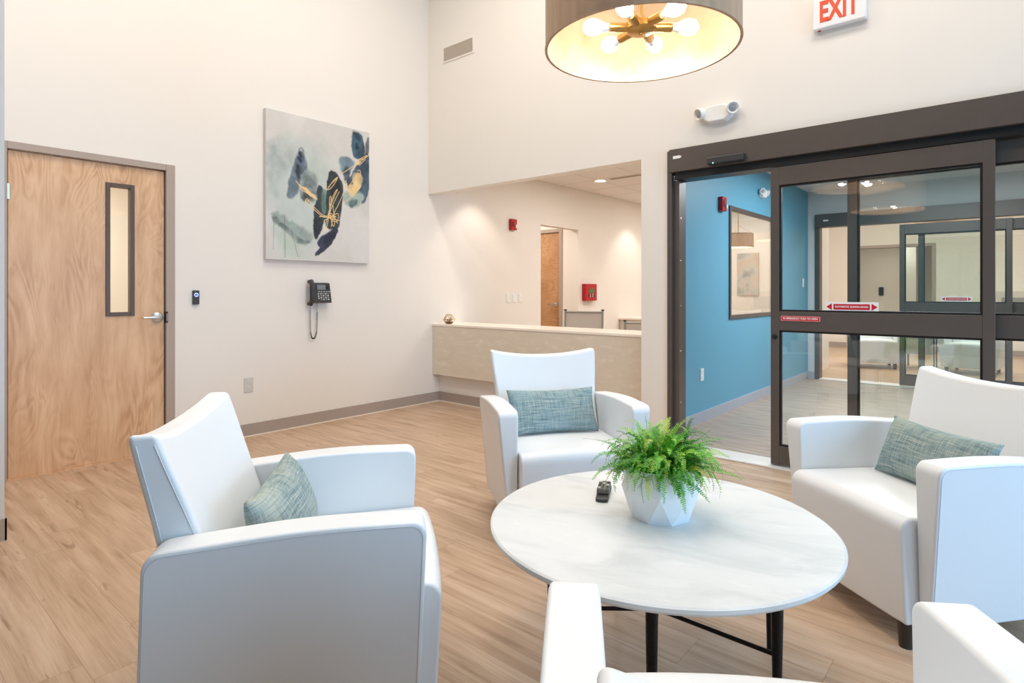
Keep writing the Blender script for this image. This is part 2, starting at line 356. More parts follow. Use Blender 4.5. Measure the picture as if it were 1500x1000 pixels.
struct('wall_vestibule_far', B((-2.28, -2.13, FY, FY+.12, 0, 2.7), (-2.13, 2.0, FY, FY+.12, 2.22, 2.7), (2.0, 4, FY, FY+.12, 0, 2.7), (-2.28, 4, FY, FY+.12, 2.7, 3.4)), 'grey_wall_paint')
struct('baseboard_vestibule_far', B((-2.21, -2.14, FY-.01, FY, 0, .10)), 'vestibule_baseboard')
# far lobby
LY = 14.5
struct('wall_lobby_far', B((-5.6, -2.62, LY, LY+.12, 0, 3.4), (-2.62, -1.3, LY, LY+.12, 2.13, 3.4), (-1.3, 4, LY, LY+.12, 0, 3.4)), 'wall_paint')
struct('wall_lobby_left', B((-5.6, -5.48, 10.42, LY, 0, 3.4)), 'wall_paint')
struct('wall_lobby_right', B((3.9, 4.0, FY+.12, LY, 0, 3.4)), 'wall_paint')
struct('baseboard_lobby', B((-5.48, -2.68, LY-.01, LY, 0, .105), (-1.24, 3.9, LY-.01, LY, 0, .105)), 'baseboard')
struct('trim_1', B((-2.68, -2.62, LY-.02, LY+.13, 0, 2.19), (-1.3, -1.24, LY-.02, LY+.13, 0, 2.19), (-2.62, -1.3, LY-.02, LY+.13, 2.13, 2.19)), 'door_frame_paint')
struct('wall_corridor', B((-4.2, .2, 17.0, 17.12, 0, 2.6), (-3.5, -3.38, LY+.12, 17, 0, 2.6), (-.6, -.48, LY+.12, 17, 0, 2.6), (-2.05, -1.75, 16.2, 17, 0, 2.6)), 'wall_paint')
struct('ceiling_corridor', B((-4.2, .2, LY+.12, 17.12, 2.6, 2.7)), 'white_ceiling')
# passage beyond reception opening (door in its far wall) and side room behind the wooden door
struct('wall_passage', B((-5.17, LX-.12, 7.17, 7.29, 0, 2.7), (-8.0, -6.19, 7.17, 7.29, 0, 2.7), (-6.19, -5.17, 7.17, 7.29, 2.155, 2.7), (-8.1, -8.0, 5.1, 7.3, 0, 2.7), (-8.0, LX-.12, 5.0, 5.1, 0, 2.7)), 'wall_paint')
struct('wall_side_room', B((-8.1, -8.0, -1.2, 5.0, 0, 2.7), (-8.0, LX-.12, -1.3, -1.2, 0, 2.7)), 'wall_paint')

# ------------------------------------------------------------------ wooden door with vision light
door = empty('door_1', (LX, (D0+D1)/2, 0)); door['kind'] = 'structure'
def rel(bm, o): return tf(bm, Matrix.Translation(-o.location))
V0, V1, VZ0, VZ1 = 1.285, 1.465, 1.035, 1.985
link('door_leaf', rel(B((LX-.055, LX-.012, D0+.045, V0, .012, 2.115), (LX-.055, LX-.012, V1, D1-.05, .012, 2.115), (LX-.055, LX-.012, V0, V1, .012, VZ0), (LX-.055, LX-.012, V0, V1, VZ1, 2.115)), door), 'birch_door', door)
link('door_frame', rel(B((LX-.125, LX+.014, D1-.042, D1+.02, 0, 2.17), (LX-.125, LX+.014, D0-.015, D0+.038, 0, 2.17), (LX-.125, LX+.014, D0+.038, D1-.042, 2.122, 2.17), (LX-.125, LX-.06, D0+.038, D0+.06, 0, 2.122), (LX-.125, LX-.06, D1-.064, D1-.042, 0, 2.122)), door), 'door_frame_paint', door, bevel=.003)
link('threshold', rel(B((LX-.07, LX+.004, D0+.038, D1-.042, 0, .011)), door), 'birch_door', door)
fr = .028
vl = link('vision_light_frame', rel(B((LX-.062, LX-.002, V0, V0+fr, VZ0, VZ1), (LX-.062, LX-.002, V1-fr, V1, VZ0, VZ1), (LX-.062, LX-.002, V0+fr, V1-fr, VZ0, VZ0+fr), (LX-.062, LX-.002, V0+fr, V1-fr, VZ1-fr, VZ1)), door), 'light_frame', door, bevel=.003)
link('pane', rel(B((LX-.037, LX-.031, V0+fr, V1-fr, VZ0+fr, VZ1-fr)), door), 'door_glass', vl)
bm = bmesh.new(); lathe(bm, [(0, .016), (.030, .015), (.038, .008), (.041, 0), (0, 0)], 24, on_left(LX-.012, 1.615, 1.018)); rose = link('lever_rose', rel(bm, door), 'satin_steel', door, smooth=True, angle=50)
bm = bmesh.new(); tube(bm, [(LX, 1.615, 1.018), (LX+.035, 1.615, 1.018), (LX+.045, 1.605, 1.018), (LX+.047, 1.56, 1.018), (LX+.045, 1.505, 1.018)], [.012, .011, .0105, .009, .007], 10); link('lever_handle', rel(bm, door), 'satin_steel', rose, smooth=True)
link('strike_plate', rel(B((LX-.02, LX+.016, D1-.045, D1-.03, .975, 1.06)), door), 'black', door, bevel=.002)
link('strike_insert', rel(B((LX-.005, LX+.0165, D1-.041, D1-.034, .99, 1.045)), door), 'door_frame_paint', door)
link('hinge', rel(B((LX-.015, LX+.006, D0+.034, D0+.05, 1.80, 1.90)), door), 'satin_steel', door)
# passage door (birch, seen through the cased opening)
d4 = empty('door_4', (-5.68, 7.17, 0)); d4['kind'] = 'structure'
link('door_leaf', rel(B((-6.13, -5.22, 7.185, 7.225, .01, 2.10)), d4), 'birch_door_dark', d4)
link('door_frame', rel(B((-6.19, -6.135, 7.155, 7.29, 0, 2.155), (-5.215, -5.16, 7.155, 7.29, 0, 2.155), (-6.135, -5.215, 7.155, 7.29, 2.105, 2.155)), d4), 'door_frame_paint', d4)
bm = bmesh.new(); lathe(bm, [(0, .014), (.03, .012), (.036, 0), (0, 0)], 20, on_door(-5.29, 7.185, 1.02)); r4 = link('lever_rose', rel(bm, d4), 'chrome', d4, smooth=True, angle=50)
bm = bmesh.new(); tube(bm, [(-5.29, 7.18, 1.02), (-5.29, 7.13, 1.02), (-5.34, 7.125, 1.02), (-5.41, 7.13, 1.015)], .011, 8); link('lever_handle', rel(bm, d4), 'chrome', r4, smooth=True)
# window in the blue wall
w1 = empty('window_1', (-2.28, (WY0+WY1)/2, WZ0)); w1['kind'] = 'structure'; t = .04
link('window_frame', rel(B((-2.255, -2.205, WY0, WY0+t, WZ0, WZ1), (-2.255, -2.205, WY1-t, WY1, WZ0, WZ1), (-2.255, -2.205, WY0+t, WY1-t, WZ0, WZ0+t), (-2.255, -2.205, WY0+t, WY1-t, WZ1-t, WZ1)), w1), 'bronze_frame', w1, bevel=.002)
link('pane', rel(B((-2.234, -2.228, WY0+t, WY1-t, WZ0+t, WZ1-t)), w1), 'door_glass', w1)

# ------------------------------------------------------------------ automatic sliding doors
def leaf(parent, name, x0, x1, yc, th=.045, zt=2.065, stile=.055, mid=(.945, 1.075), bot=(.02, .15), top=1.94):
    y0, y1 = yc-th/2, yc+th/2
    f = link(name, rel(B((x0, x0+stile, y0, y1, bot[0], zt), (x1-stile, x1, y0, y1, bot[0], zt), (x0+stile, x1-stile, y0, y1, top, zt), (x0+stile, x1-stile, y0+.002, y1-.002, *mid), (x0+stile, x1-stile, y0+.002, y1-.002, *bot)), parent), 'bronze_frame', parent, bevel=.002)
    g = .012
    link('glazing_bead', rel(B(*[b for (za, zb) in ((bot[1], mid[0]), (mid[1], top)) for b in ((x0+stile, x0+stile+g, y0+.008, y1-.008, za, zb), (x1-stile-g, x1-stile, y0+.008, y1-.008, za, zb), (x0+stile+g, x1-stile-g, y0+.008, y1-.008, za, za+g), (x0+stile+g, x1-stile-g, y0+.008, y1-.008, zb-g, zb))]), parent), 'bronze_dark', f)
    for za, zb in ((bot[1], mid[0]), (mid[1], top)):
        link('glass_pane', rel(B((x0+stile, x1-stile, yc-.003, yc+.003, za, zb)), parent), 'door_glass', f)
    return f
d2 = empty('door_2', (-.3, DY, 0)); d2['kind'] = 'structure'
hd = link('header', rel(B((-2.035, 2.1, DY-.055, DY+.10, 2.125, 2.30)), d2), 'bronze_frame', d2, bevel=.003)
link('header_track', rel(B((-2.0, 2.02, DY-.02, DY+.13, 2.07, 2.124)), d2), 'black', d2)
link('jamb', rel(B((-2.07, -2.032, DY-.012, DY+.13, 0, 2.30), (-2.032, -1.985, DY+.02, DY+.14, 0, 2.07), (2.03, 2.1, DY-.012, DY+.13, 0, 2.12)), d2), 'bronze_frame', d2, bevel=.002)
link('threshold', rel(B((-2.03, 2.03, DY-.07, DY+.16, 0, .012)), d2), 'threshold_metal', d2, bevel=.003)
f1 = leaf(d2, 'sliding_panel', -1.295, -.093, DY+.0)
f2 = leaf(d2, 'sliding_panel', -.84, .37, DY+.075)
f3 = leaf(d2, 'sliding_panel', .37, 1.2, DY+.075)
f4 = leaf(d2, 'sliding_panel', 1.0, 2.03, DY+.0)
bm = bmesh.new(); lathe(bm, [(0, .016), (.012, .016), (.013, .004), (.018, .003), (.018, 0), (0, 0)], 16, on_door(-1.268, DY-.0225, .90)); link('lock_cylinder', rel(bm, d2), 'black', f1, smooth=True)
sn = link('motion_sensor', rel(B((-1.72, -1.455, DY-.10, DY-.056, 2.135, 2.187)), d2), 'charcoal', d2, bevel=.008, seg=3)
link('sensor_led', rel(B((-1.675, -1.668, DY-.103, DY-.099, 2.139, 2.144)), d2), 'green_led', sn)
bm = bmesh.new(); prism(bm, roundpoly([(-.035, -.011, 0), (.02, -.011, .005), (.035, 0, .004), (.02, .011, .005), (-.035, .011, 0)], 3), lambda x, y: (x, y, 0), lambda x, y: (x, y, .003)); link('header_badge', rel(tf(bm, on_door(-1.965, DY-.055, 2.235)), d2), 'sign_white', d2)
for z in (.35, .75, 1.1, 1.45, 1.78):
    bm = bmesh.new(); lathe(bm, [(0, .003), (.006, .002), (.007, 0)], 8, on_left(-1.985, DY+.05, z)); link('jamb_screw', rel(bm, d2), 'chrome', d2)
# signs on the sliding panel
def plate(w, h, r, d=.002, z0=0):
    bm = bmesh.new(); prism(bm, roundpoly([(-w/2, -h/2, r), (w/2, -h/2, r), (w/2, h/2, r), (-w/2, h/2, r)], 4), lambda x, y: (x, y, z0), lambda x, y: (x, y, z0+d)); return bm
def sliding_sign(parent, leafobj, x, y, z, s=1, flip=False):
    m = on_door(x, y, z) @ Matrix.Diagonal((s, s, 1, 1)); T = Matrix.Translation(-parent.location)
    sg = link('sliding_door_sign', rel(tf(plate(.30, .062, .008), m), parent), 'sign_white', parent)
    bm = plate(.205, .036, .001, .001, .002)
    for q in (-1, 1): prism(bm, [(q*.112, -.022), (q*.145, 0), (q*.112, .022)], lambda a, b: (a, b, .002), lambda a, b: (a, b, .003))
    link('sign_arrows', rel(tf(bm, m), parent), 'red_sign', sg)
    add_text('sign_lettering', 'AUTOMATIC SLIDING DOOR', .017, 'sign_white', sg, T @ m @ Matrix.Translation((0, 0, .0035)), depth=.0005, bold=.0004, xscale=.84)
sliding_sign(d2, f1, -.805, DY-.008, 1.112)
sg = link('emergency_sign', rel(tf(plate(.245, .033, .006), on_door(-1.105, DY-.0225, 1.028)), d2), 'pale_red', d2)
link('emergency_field', rel(tf(plate(.235, .025, .004, .0008, .002), on_door(-1.105, DY-.0225, 1.028)), d2), 'red_sign', sg)
add_text('emergency_lettering', 'IN EMERGENCY PUSH TO OPEN', .0185, 'sign_white', sg, Matrix.Translation(-d2.location) @ on_door(-1.105, DY-.0225-.0032, 1.028), depth=.0005, bold=.0004, xscale=.82)
# far pair
d3 = empty('door_3', (-.3, FY, 0)); d3['kind'] = 'structure'
link('header', rel(B((-2.12, 2.0, FY-.055, FY+.10, 2.09, 2.27)), d3), 'bronze_frame', d3, bevel=.003)
link('jamb', rel(B((-2.13, -2.07, FY-.012, FY+.13, 0, 2.09), (1.94, 2.0, FY-.012, FY+.13, 0, 2.09)), d3), 'bronze_frame', d3)
link('threshold', rel(B((-2.07, 1.95, FY-.07, FY+.16, 0, .012)), d3), 'threshold_metal', d3)
bm = bmesh.new(); prism(bm, roundpoly([(-.035, -.011, 0), (.02, -.011, .005), (.035, 0, .004), (.02, .011, .005), (-.035, .011, 0)], 3), lambda x, y: (x, y, 0), lambda x, y: (x, y, .003)); link('header_badge', rel(tf(bm, on_door(-1.98, FY-.055, 2.18)), d3), 'sign_white', d3)
leaf(d3, 'sliding_panel', -1.14, -.04, FY+0); leaf(d3, 'sliding_panel', -.95, .35, FY+.075); leaf(d3, 'sliding_panel', .35, 1.95, FY+.075)
sliding_sign(d3, None, -.56, FY-.008, 1.12)

# ------------------------------------------------------------------ reception counter
rc = empty('reception_counter', (-3.6, 4.34, 0)); tag(rc, 'long cream stone reception counter set in the wall opening', 'counter')
link('counter_apron', rel(B((LX+.002, -2.304, 4.34, 4.438, .305, .835)), rc), 'counter_stone', rc, bevel=.002)
link('countertop', rel(B((LX+.002, -2.304, 4.335, 4.80, .835, .858)), rc), 'counter_top', rc, bevel=.003)

# ------------------------------------------------------------------ armchair
def make_armchair():
    ch = empty('armchair')
    OUT = roundpoly([(.325, .085, .012), (.345, .645, .035), (.06, .650, 3.0), (-.295, .616, .05), (-.33, .085, .012)], 7)
    xo = lambda z: .330+.055*(z-.09)/.55
    for s in (-1, 1):
        bm = bmesh.new(); prism(bm, OUT, lambda y, z: (s*.287, y, z), lambda y, z: (s*xo(z), y, z)); arm = link('arm', bm, 'leather', ch, bevel=.010, seg=3, angle=35)
        pip = bmesh.new()
        def inset(d):
            c = (0, .35); r = []
            for (y, z) in OUT:
                r.append((y+(c[0]-y)/max(.01, math.hypot(y-c[0], z-c[1]))*d, z+(c[1]-z)/max(.01, math.hypot(y-c[0], z-c[1]))*d))
            return r
        tube(pip, [(s*(xo(z)-.0006), y, z) for (y, z) in inset(.012) if z > .08], .0016, 6, closed=True)
        link('piping', pip, 'leather_seam', arm, smooth=True, angle=0)
    # seat
    prof = roundpoly([(-.20, .085, 0), (.372, .085, .015), (.392, .448, .045), (-.20, .430, 0)], 7)
    bm = bmesh.new(); nx = 8; rows = []
    for i in range(nx+1):
        u = -1+2*i/nx; cr = .012*(1-u*u); bul = .008*(1-u*u)
        rows.append([bm.verts.new((u*.284, y+(bul if y > .3 else 0), z+(cr if z > .4 else 0))) for (y, z) in prof])
    L = len(prof)
    for A, D in zip(rows, rows[1:]):
        for k in range(L): bm.faces.new((A[k], A[(k+1) % L], D[(k+1) % L], D[k]))
    bm.faces.new(rows[0]); bm.faces.new(rows[-1][::-1])
    seat = link('seat', bm, 'leather', ch, bevel=.010, seg=3, angle=50)
    for s in (-1, 1):
        pip = bmesh.new(); tube(pip, [(s*.2805, y, z) for (y, z) in roundpoly([(.366, .10, 0), (.384, .440, .042), (.0, .430, 0)], 7)], .0016, 6)
        link('piping', pip, 'leather_seam', seat, smooth=True, angle=0)
    # backrest
    bm = bmesh.new(); nx, nz = 16, 14
    def bp(u, v, back):
        zt = .838+.036*abs(u)**2.2; z = .10+(zt-.10)*v; k = max(0, (z-.55)/.32); w = .283+.030*k*k*(3-2*k) if k < 1 else .313
        yf = -.118-.160*((z-.40)/.46) if z > .40 else -.118; yr = -.285-.065*max(0, (z-.5)/.37)**1.2 if z > .5 else -.285+.0*(z)
        cv = -.032*(1-u*u)*min(1, max(0, (z-.45)/.3))
        return Vector((u*w, (yr if back else yf)+cv, z))
    G = [[[bm.verts.new(bp(-1+2*i/nx, j/nz, b)) for j in range(nz+1)] for i in range(nx+1)] for b in (0, 1)]
    for b in (0, 1):
        for i in range(nx):
            for j in range(nz): bm.faces.new((G[b][i][j], G[b][i+1][j], G[b][i+1][j+1], G[b][i][j+1]))
    for i in range(nx):
        for j in (0, nz): bm.faces.new((G[0][i][j], G[0][i+1][j], G[1][i+1][j], G[1][i][j]))
    for j in range(nz):
        for i in (0, nx): bm.faces.new((G[0][i][j], G[0][i][j+1], G[1][i][j+1], G[1][i][j]))
    back = link('backrest', bm, 'leather', ch, bevel=.015, seg=4, angle=50)
    for s in (-1, 1):
        for b, dy in ((0, -.016), (1, .016)):
            pip = bmesh.new(); tube(pip, [bp(s, v, b)+Vector((s*.0004, dy, 0)) for v in [.3+.665*k/12 for k in range(13)]], .0016, 6)
            link('piping', pip, 'leather_seam', back, smooth=True, angle=0)
    for sx in (-1, 1):
        for sy in (.345, -.265):
            bm = bmesh.new(); tube(bm, [(sx*.255, sy, 0), (sx*.255, sy, .09)], [.021, .027], 14); link('leg', bm, 'dark_leg', ch, smooth=True, angle=50)
    return ch
G_CH = 'white leather armchairs'
ch0 = make_armchair()
spots = [((-1.613, .924), -37.85, 'white armchair seen from its outer side, back towards the wooden door'),
         ((-1.882, 2.566), -127.85, 'white armchair in front of the stone reception counter, facing the table'),
         ((-.274, 2.828), 141.59, 'white armchair in front of the glass sliding doors, dark front foot showing'),
         ((-.196, .873), 34.28, 'nearest white armchair, only its two arm tops and seat edge in view'),
         ((-1.78, 11.1), -165, 'distant white armchair beyond both glass doors, left of the far sign'),
         ((-.50, 11.2), 172, 'distant white armchair beyond both glass doors, under the far sliding door sign')]
chairs = []
for i, ((x, y), a, lab) in enumerate(spots):
    c = ch0 if i == 0 else dup_tree(ch0, (x, y, 0), 0)
    c.location = (x, y, 0); c.rotation_euler = (0, 0, math.radians(a)); tag(c, lab, 'armchair', G_CH); chairs.append(c)

# pillows
def pillow(mat, a=.250, b=.125, T=.062):
    bm = bmesh.new(); nu, nv = 28, 18; V = {}
    for s in (0, 1):
        for i in range(nu+1):
            for j in range(nv+1):
                u, v = -1+2*i/nu, -1+2*j/nv; edge = i in (0, nu) or j in (0, nv)
                if s and edge: V[s, i, j] = V[0, i, j]; continue
                x = a*u*(1-.05*(1-v*v)); y = b*v*(1-.10*(1-u*u)); t = T*((1-abs(u)**3.2)*(1-abs(v)**2.6))**.55
                t += .004*noise.noise(Vector((x*9+7*s, y*9, 3)))*(0 if edge else 1)
                V[s, i, j] = bm.verts.new((x, y, t*(1 if s == 0 else -1)))
    for s in (0, 1):
        for i in range(nu):
            for j in range(nv):
                q = (V[s, i, j], V[s, i+1, j], V[s, i+1, j+1], V[s, i, j+1]); bm.faces.new(q if s == 0 else q[::-1])
    return link('throw_pillow', bm, mat, None, smooth=True, angle=0)
for ci, mat, dx, dy, rz, lab in ((0, 'tweed_grey', .0, -.05, -2, 'grey and teal woven lumbar pillow seen end-on behind the nearest armrest'),
                         (1, 'tweed_blue', .012, -.045, 3, 'blue woven lumbar pillow facing forward on the chair before the reception counter'),
                         (2, 'tweed_sage', -.03, -.0, -4, 'sage green woven lumbar pillow on the chair before the sliding doors')):
    p = pillow(mat); c = chairs[ci]
    p.matrix_world = Matrix.Translation(c.location) @ Matrix.Rotation(c.rotation_euler.z, 4, 'Z') @ Matrix.Translation((dx, dy, .560)) @ Matrix.Rotation(math.radians(rz), 4, 'Z') @ Matrix.Rotation(math.radians(180), 4, 'Z') @ Matrix.Rotation(math.radians(90-23), 4, 'X')
    tag(p, lab, 'pillow', 'woven lumbar pillows')

# ------------------------------------------------------------------ table
TX, TY, TR, TH = -.852, 1.685, .518, .50
tb = empty('round_table', (TX, TY, 0), .3); tag(tb, 'round low table with pale marble top and black hammered iron base', 'table')
bm = bmesh.new(); lathe(bm, [(0, TH), (TR-.006, TH), (TR, TH-.004), (TR-.001, TH-.014), (TR-.008, TH-.022), (0, TH-.022)], 128); link('tabletop', bm, 'marble_top', tb, smooth=True, angle=30)
Ri = Matrix.Rotation(-.3, 3, 'Z'); hub = Ri @ Vector((0, 0, 0)); hub.z = .222
legpts = [(-.716, 1.388), (-.495, 1.683), (-.635, 2.077), (-1.103, 1.478), (-1.165, 1.972)]
for x, y in legpts:
    q = Ri @ Vector((x-TX, y-TY, 0)); bm = bmesh.new()
    tube(bm, [(q.x, q.y, z) for z in (0, .1, .2, .3, .4, .478)], [.009, .011, .0135, .0155, .0165, .017], 12); leg = link('leg', bm, 'black_iron', tb, smooth=True, angle=50)
    bm = bmesh.new(); tube(bm, [hub, (q.x, q.y, .222)], .0065, 8); link('stretcher', bm, 'black_iron', leg, smooth=True, angle=50)

# ------------------------------------------------------------------ potted fern
PX, PY = -.861, 1.725
pf = empty('potted_fern', (PX, PY, TH)); tag(pf, 'bushy green fern in a white faceted pot on the marble table', 'plant')
bm = bmesh.new(); n = 8; rings = []
for (r, z, off) in ((.092, .0, 0), (.121, .088, .5), (.104, .158, 0)):
    rings.append([bm.verts.new((r*math.cos(2*PI*(k+off)/n+.07), r*math.sin(2*PI*(k+off)/n+.07), z)) for k in range(n)])
for A, D, o in ((rings[0], rings[1], 0), (rings[1], rings[2], 1)):
    for k in range(n):
        if o == 0: bm.faces.new((A[k], A[(k+1) % n], D[k])); bm.faces.new((A[(k+1) % n], D[(k+1) % n], D[k]))
        else: bm.faces.new((A[k], D[(k+1) % n], D[k])); bm.faces.new((A[k], A[(k+1) % n], D[(k+1) % n]))
inner = [bm.verts.new((v.co.x*.93, v.co.y*.93, v.co.z)) for v in rings[2]]; low = [bm.verts.new((v.co.x*.9, v.co.y*.9, .12)) for v in rings[2]]
for k in range(n):
    bm.faces.new((rings[2][k], rings[2][(k+1) % n], inner[(k+1) % n], inner[k])); bm.faces.new((inner[k], inner[(k+1) % n], low[(k+1) % n], low[k]))
bm.faces.new(rings[0][::-1]); link('pot', bm, 'pot_white', pf)
bm = bmesh.new(); lathe(bm, [(0, .14), (.05, .138), (.088, .128)], 16); link('soil', bm, 'soil', pf)
rng = random.Random(11); bm = bmesh.new(); tone = bm.faces.layers.float.new('tone_f')
def frond(az, el, L, droop, base, tn, lw, skip=.12):
    m = max(10, int(L/.0058)); p = Vector(base); pts = []; d = Vector((math.cos(az), math.sin(az), 0)); wob = rng.uniform(-1.1, 1.1); curl = rng.uniform(-.3, .5)
    for i in range(m+1):
        pts.append(p.copy()); s = i/m; ang2 = el-droop*s**1.4+curl*math.sin(s*4); hd_ = d.copy(); hd_.rotate(Matrix.Rotation(wob*s, 3, 'Z'))
        p = p+(hd_*math.cos(ang2)+Vector((0, 0, math.sin(ang2))))*(L/m)
    roll = rng.uniform(-.7, .7)
    for i in range(m):
        t = (pts[i+1]-pts[i]).normalized(); side = t.cross(Vector((0, 0, 1)))
        side = side.normalized() if side.length > .02 else Vector((-d.y, d.x, 0)); side.rotate(Matrix.Rotation(roll, 3, t)); up = side.cross(t); w = .0006
        f = bm.faces.new([bm.verts.new(pts[i]-side*w), bm.verts.new(pts[i]+side*w), bm.verts.new(pts[i+1]+side*w), bm.verts.new(pts[i+1]-side*w)]); f[tone] = tn*.6
        s = i/m
        if s < skip: continue
        ll = lw*(math.sin(PI*min(1, s*.80+.18))**.55)*rng.uniform(.8, 1.15); hw = ll*.25
        for sg_ in (-1, 1):
            o = pts[i].lerp(pts[i+1], .5*(sg_ > 0)); dirn = (side*sg_+t*rng.uniform(.15, .45)+up*rng.uniform(-.25, .35)).normalized(); mid = o+dirn*ll*.5+up*.0008
            f = bm.faces.new([bm.verts.new(o-t*hw*.5), bm.verts.new(mid-t*hw), bm.verts.new(o+dirn*ll*.88-t*hw*.5), bm.verts.new(o+dirn*ll), bm.verts.new(o+dirn*ll*.88+t*hw*.6), bm.verts.new(mid+t*hw), bm.verts.new(o+t*hw*.5)]); f[tone] = max(0, min(1, tn+rng.uniform(-.12, .12)))
TN = (.05, .2, .35, .45, .5, .55, .6, .7, .8, .9)
for i in range(330):
    az = rng.uniform(0, 2*PI); k = rng.random()**.8; r0 = rng.uniform(0, .075)
    frond(az, PI/2*(1-.72*k)*rng.uniform(.9, 1.05), rng.uniform(.12, .235)*(1-.30*k), rng.uniform(.8, 3.0), (r0*math.cos(az+.5), r0*math.sin(az+.5), .13+rng.uniform(0, .035)), rng.choice(TN), rng.uniform(.0085, .0125))
for i in range(90):                                               # short filling fronds
    az = rng.uniform(0, 2*PI); r0 = rng.uniform(0, .08)
    frond(az, rng.uniform(.2, 1.5), rng.uniform(.06, .12), rng.uniform(.6, 2), (r0*math.cos(az), r0*math.sin(az), .15), rng.choice(TN[:5]), .012)
for i in range(34):                                                # trailing outer fronds
    az = 2*PI*i/34+rng.uniform(-.12, .12)
    frond(az, rng.uniform(.0, .75), rng.uniform(.13, .20), rng.uniform(.9, 2.5), (.06*math.cos(az), .06*math.sin(az), .15), rng.choice((.2, .4, .5, .6, .98)), rng.uniform(.009, .012))
for i in range(14):                                                # bare wiry tips
    az = rng.uniform(0, 2*PI); frond(az, rng.uniform(.2, 1.0), rng.uniform(.19, .24), rng.uniform(.3, 1.8), (.05*math.cos(az), .05*math.sin(az), .15), .15, .004, .5)
vals = [f[tone] for f in bm.faces]
for v in bm.verts: v.co.z = max(v.co.z, .004)
me = bpy.data.meshes.new('foliage'); bm.to_mesh(me); bm.free(); at = me.attributes.new('tone', 'FLOAT', 'FACE'); at.data.foreach_set('value', vals); me.materials.append(M['fern_leaf'])
fo = bpy.data.objects.new('foliage', me); C.objects.link(fo); fo.parent = pf

# ------------------------------------------------------------------ remote control
rm = empty('remote_control', (-1.095, 1.765, TH), math.radians(40.6-14)); tag(rm, 'small dark handset with a keypad lying on the table beside the pot', 'remote')
bm = bmesh.new(); prism(bm, roundpoly([(-.021, -.075, .014), (.021, -.075, .014), (.023, .075, .006), (-.023, .075, .006)], 5), lambda x, y: (x, y, 0), lambda x, y: (x, y, .012 if y < -.03 else .014)); body = link('remote_body', bm, 'charcoal', rm, bevel=.003, seg=3)
bm = bmesh.new(); prism(bm, [(-.032, .014), (.074, .014), (.074, .028), (-.024, .031)], lambda y, z: (-.021, y, z), lambda y, z: (.021, y, z)); kp = link('keypad_block', bm, 'dark_grey_plastic', rm, bevel=.004, seg=3)
for i in range(3):
    for j in range(5):
        x = -.0135+i*.0135; y = -.012+j*.0165; z = .0312-.00003*j; link('key', B((x-.0045, x+.0045, y-.005, y+.005, .027, .0322)), 'black' if (i+j) % 4 else 'key_white', kp, bevel=.001)

# ------------------------------------------------------------------ pendants
def make_pendant(R=.387, H=.36, top=RH, z0=2.20, cable=False):
    pd = empty('pendant_light')
    def ring(r0, r1, za, zb):
        bm = bmesh.new(); lathe(bm, [(r0, za), (r1, za), (r1, zb), (r0, zb), (r0, za)], 96); return bm
    sh = link('drum_shade', ring(R-.004, R, 0, H), 'shade_bronze', pd, smooth=True, angle=40)
    link('shade_lining', ring(R-.007, R-.0045, .002, H-.002), 'shade_gold', sh, smooth=True, angle=40)
    link('shade_rim', ring(R-.009, R+.002, -.003, .006), 'shade_bronze', sh, smooth=True, angle=40)
    hz = .085; bm = bmesh.new(); lathe(bm, [(0, hz-.034), (.008, hz-.032), (.008, hz-.024), (.05, hz-.022), (.062, hz-.012), (.062, hz+.012), (.05, hz+.022), (.02, hz+.026), (.009, hz+.05), (.009, top-z0)], 32)
    link('hub', bm, 'brass', pd, smooth=True, angle=40)
    bm = bmesh.new(); lathe(bm, [(0, top-z0-.03), (.06, top-z0-.025), (.065, top-z0), (0, top-z0)], 32); link('ceiling_canopy', bm, 'brass', pd, smooth=True)
    for k in range(3):
        an = k*2*PI/3+.4; bm = bmesh.new(); tube(bm, [(.007*math.cos(an), .007*math.sin(an), H+.22), ((R-.004)*math.cos(an), (R-.004)*math.sin(an), H-.004)], .003, 6); link('support_rod', bm, 'brass', pd)
    for k in range(6):
        m = Matrix.Rotation(k*PI/3+.0, 4, 'Z') @ Matrix.Translation((0, 0, hz)) @ Matrix.Rotation(PI/2, 4, 'Y')
        bm = bmesh.new(); lathe(bm, [(0, .055), (.019, .055), (.019, .125), (.015, .128), (0, .128)], 20, m); so = link('socket', bm, 'brass', pd, smooth=True, angle=40)
        bm = bmesh.new(); lathe(bm, [(.014, .127), (.016, .140), (.021, .155), (.0215, .160)], 20, m); link('bulb_base', bm, 'white_plastic', so, smooth=True)
        bm = bmesh.new(); lathe(bm, [(.0215, .160), (.029, .175), (.0325, .192), (.031, .210), (.024, .223), (.012, .231), (0, .233)], 20, m); link('bulb', bm, 'bulb_glow', so, smooth=True)
    return pd
pd0 = make_pendant(); pd0.location = (-1.162, 2.157, 2.20); pd0.rotation_euler = (0, 0, math.radians(40.6))
tag(pd0, 'bronze drum pendant light hanging over the marble table, six bulbs inside', 'pendant light', 'bronze drum pendant lights')
pd1 = dup_tree(pd0, (-1.2, .17, 2.20), math.radians(40.6)); tag(pd1, 'second bronze drum pendant, seen only as a reflection in the door glass', 'pendant light', 'bronze drum pendant lights')
pd2 = make_pendant(top=3.714, z0=2.20); pd2.scale = (.555, .555, .555); pd2.location = (-3.12, 8.75, 1.86)
tag(pd2, 'small bronze drum pendant seen through the window in the blue wall', 'pendant light', 'bronze drum pendant lights')
pd3 = dup_tree(pd0, (-.95, 11.9, 2.2), .5)
for ch in pd3.children:
    pass
tag(pd3, 'bronze drum pendant in the far lobby beyond both glass doors', 'pendant light', 'bronze drum pendant lights')

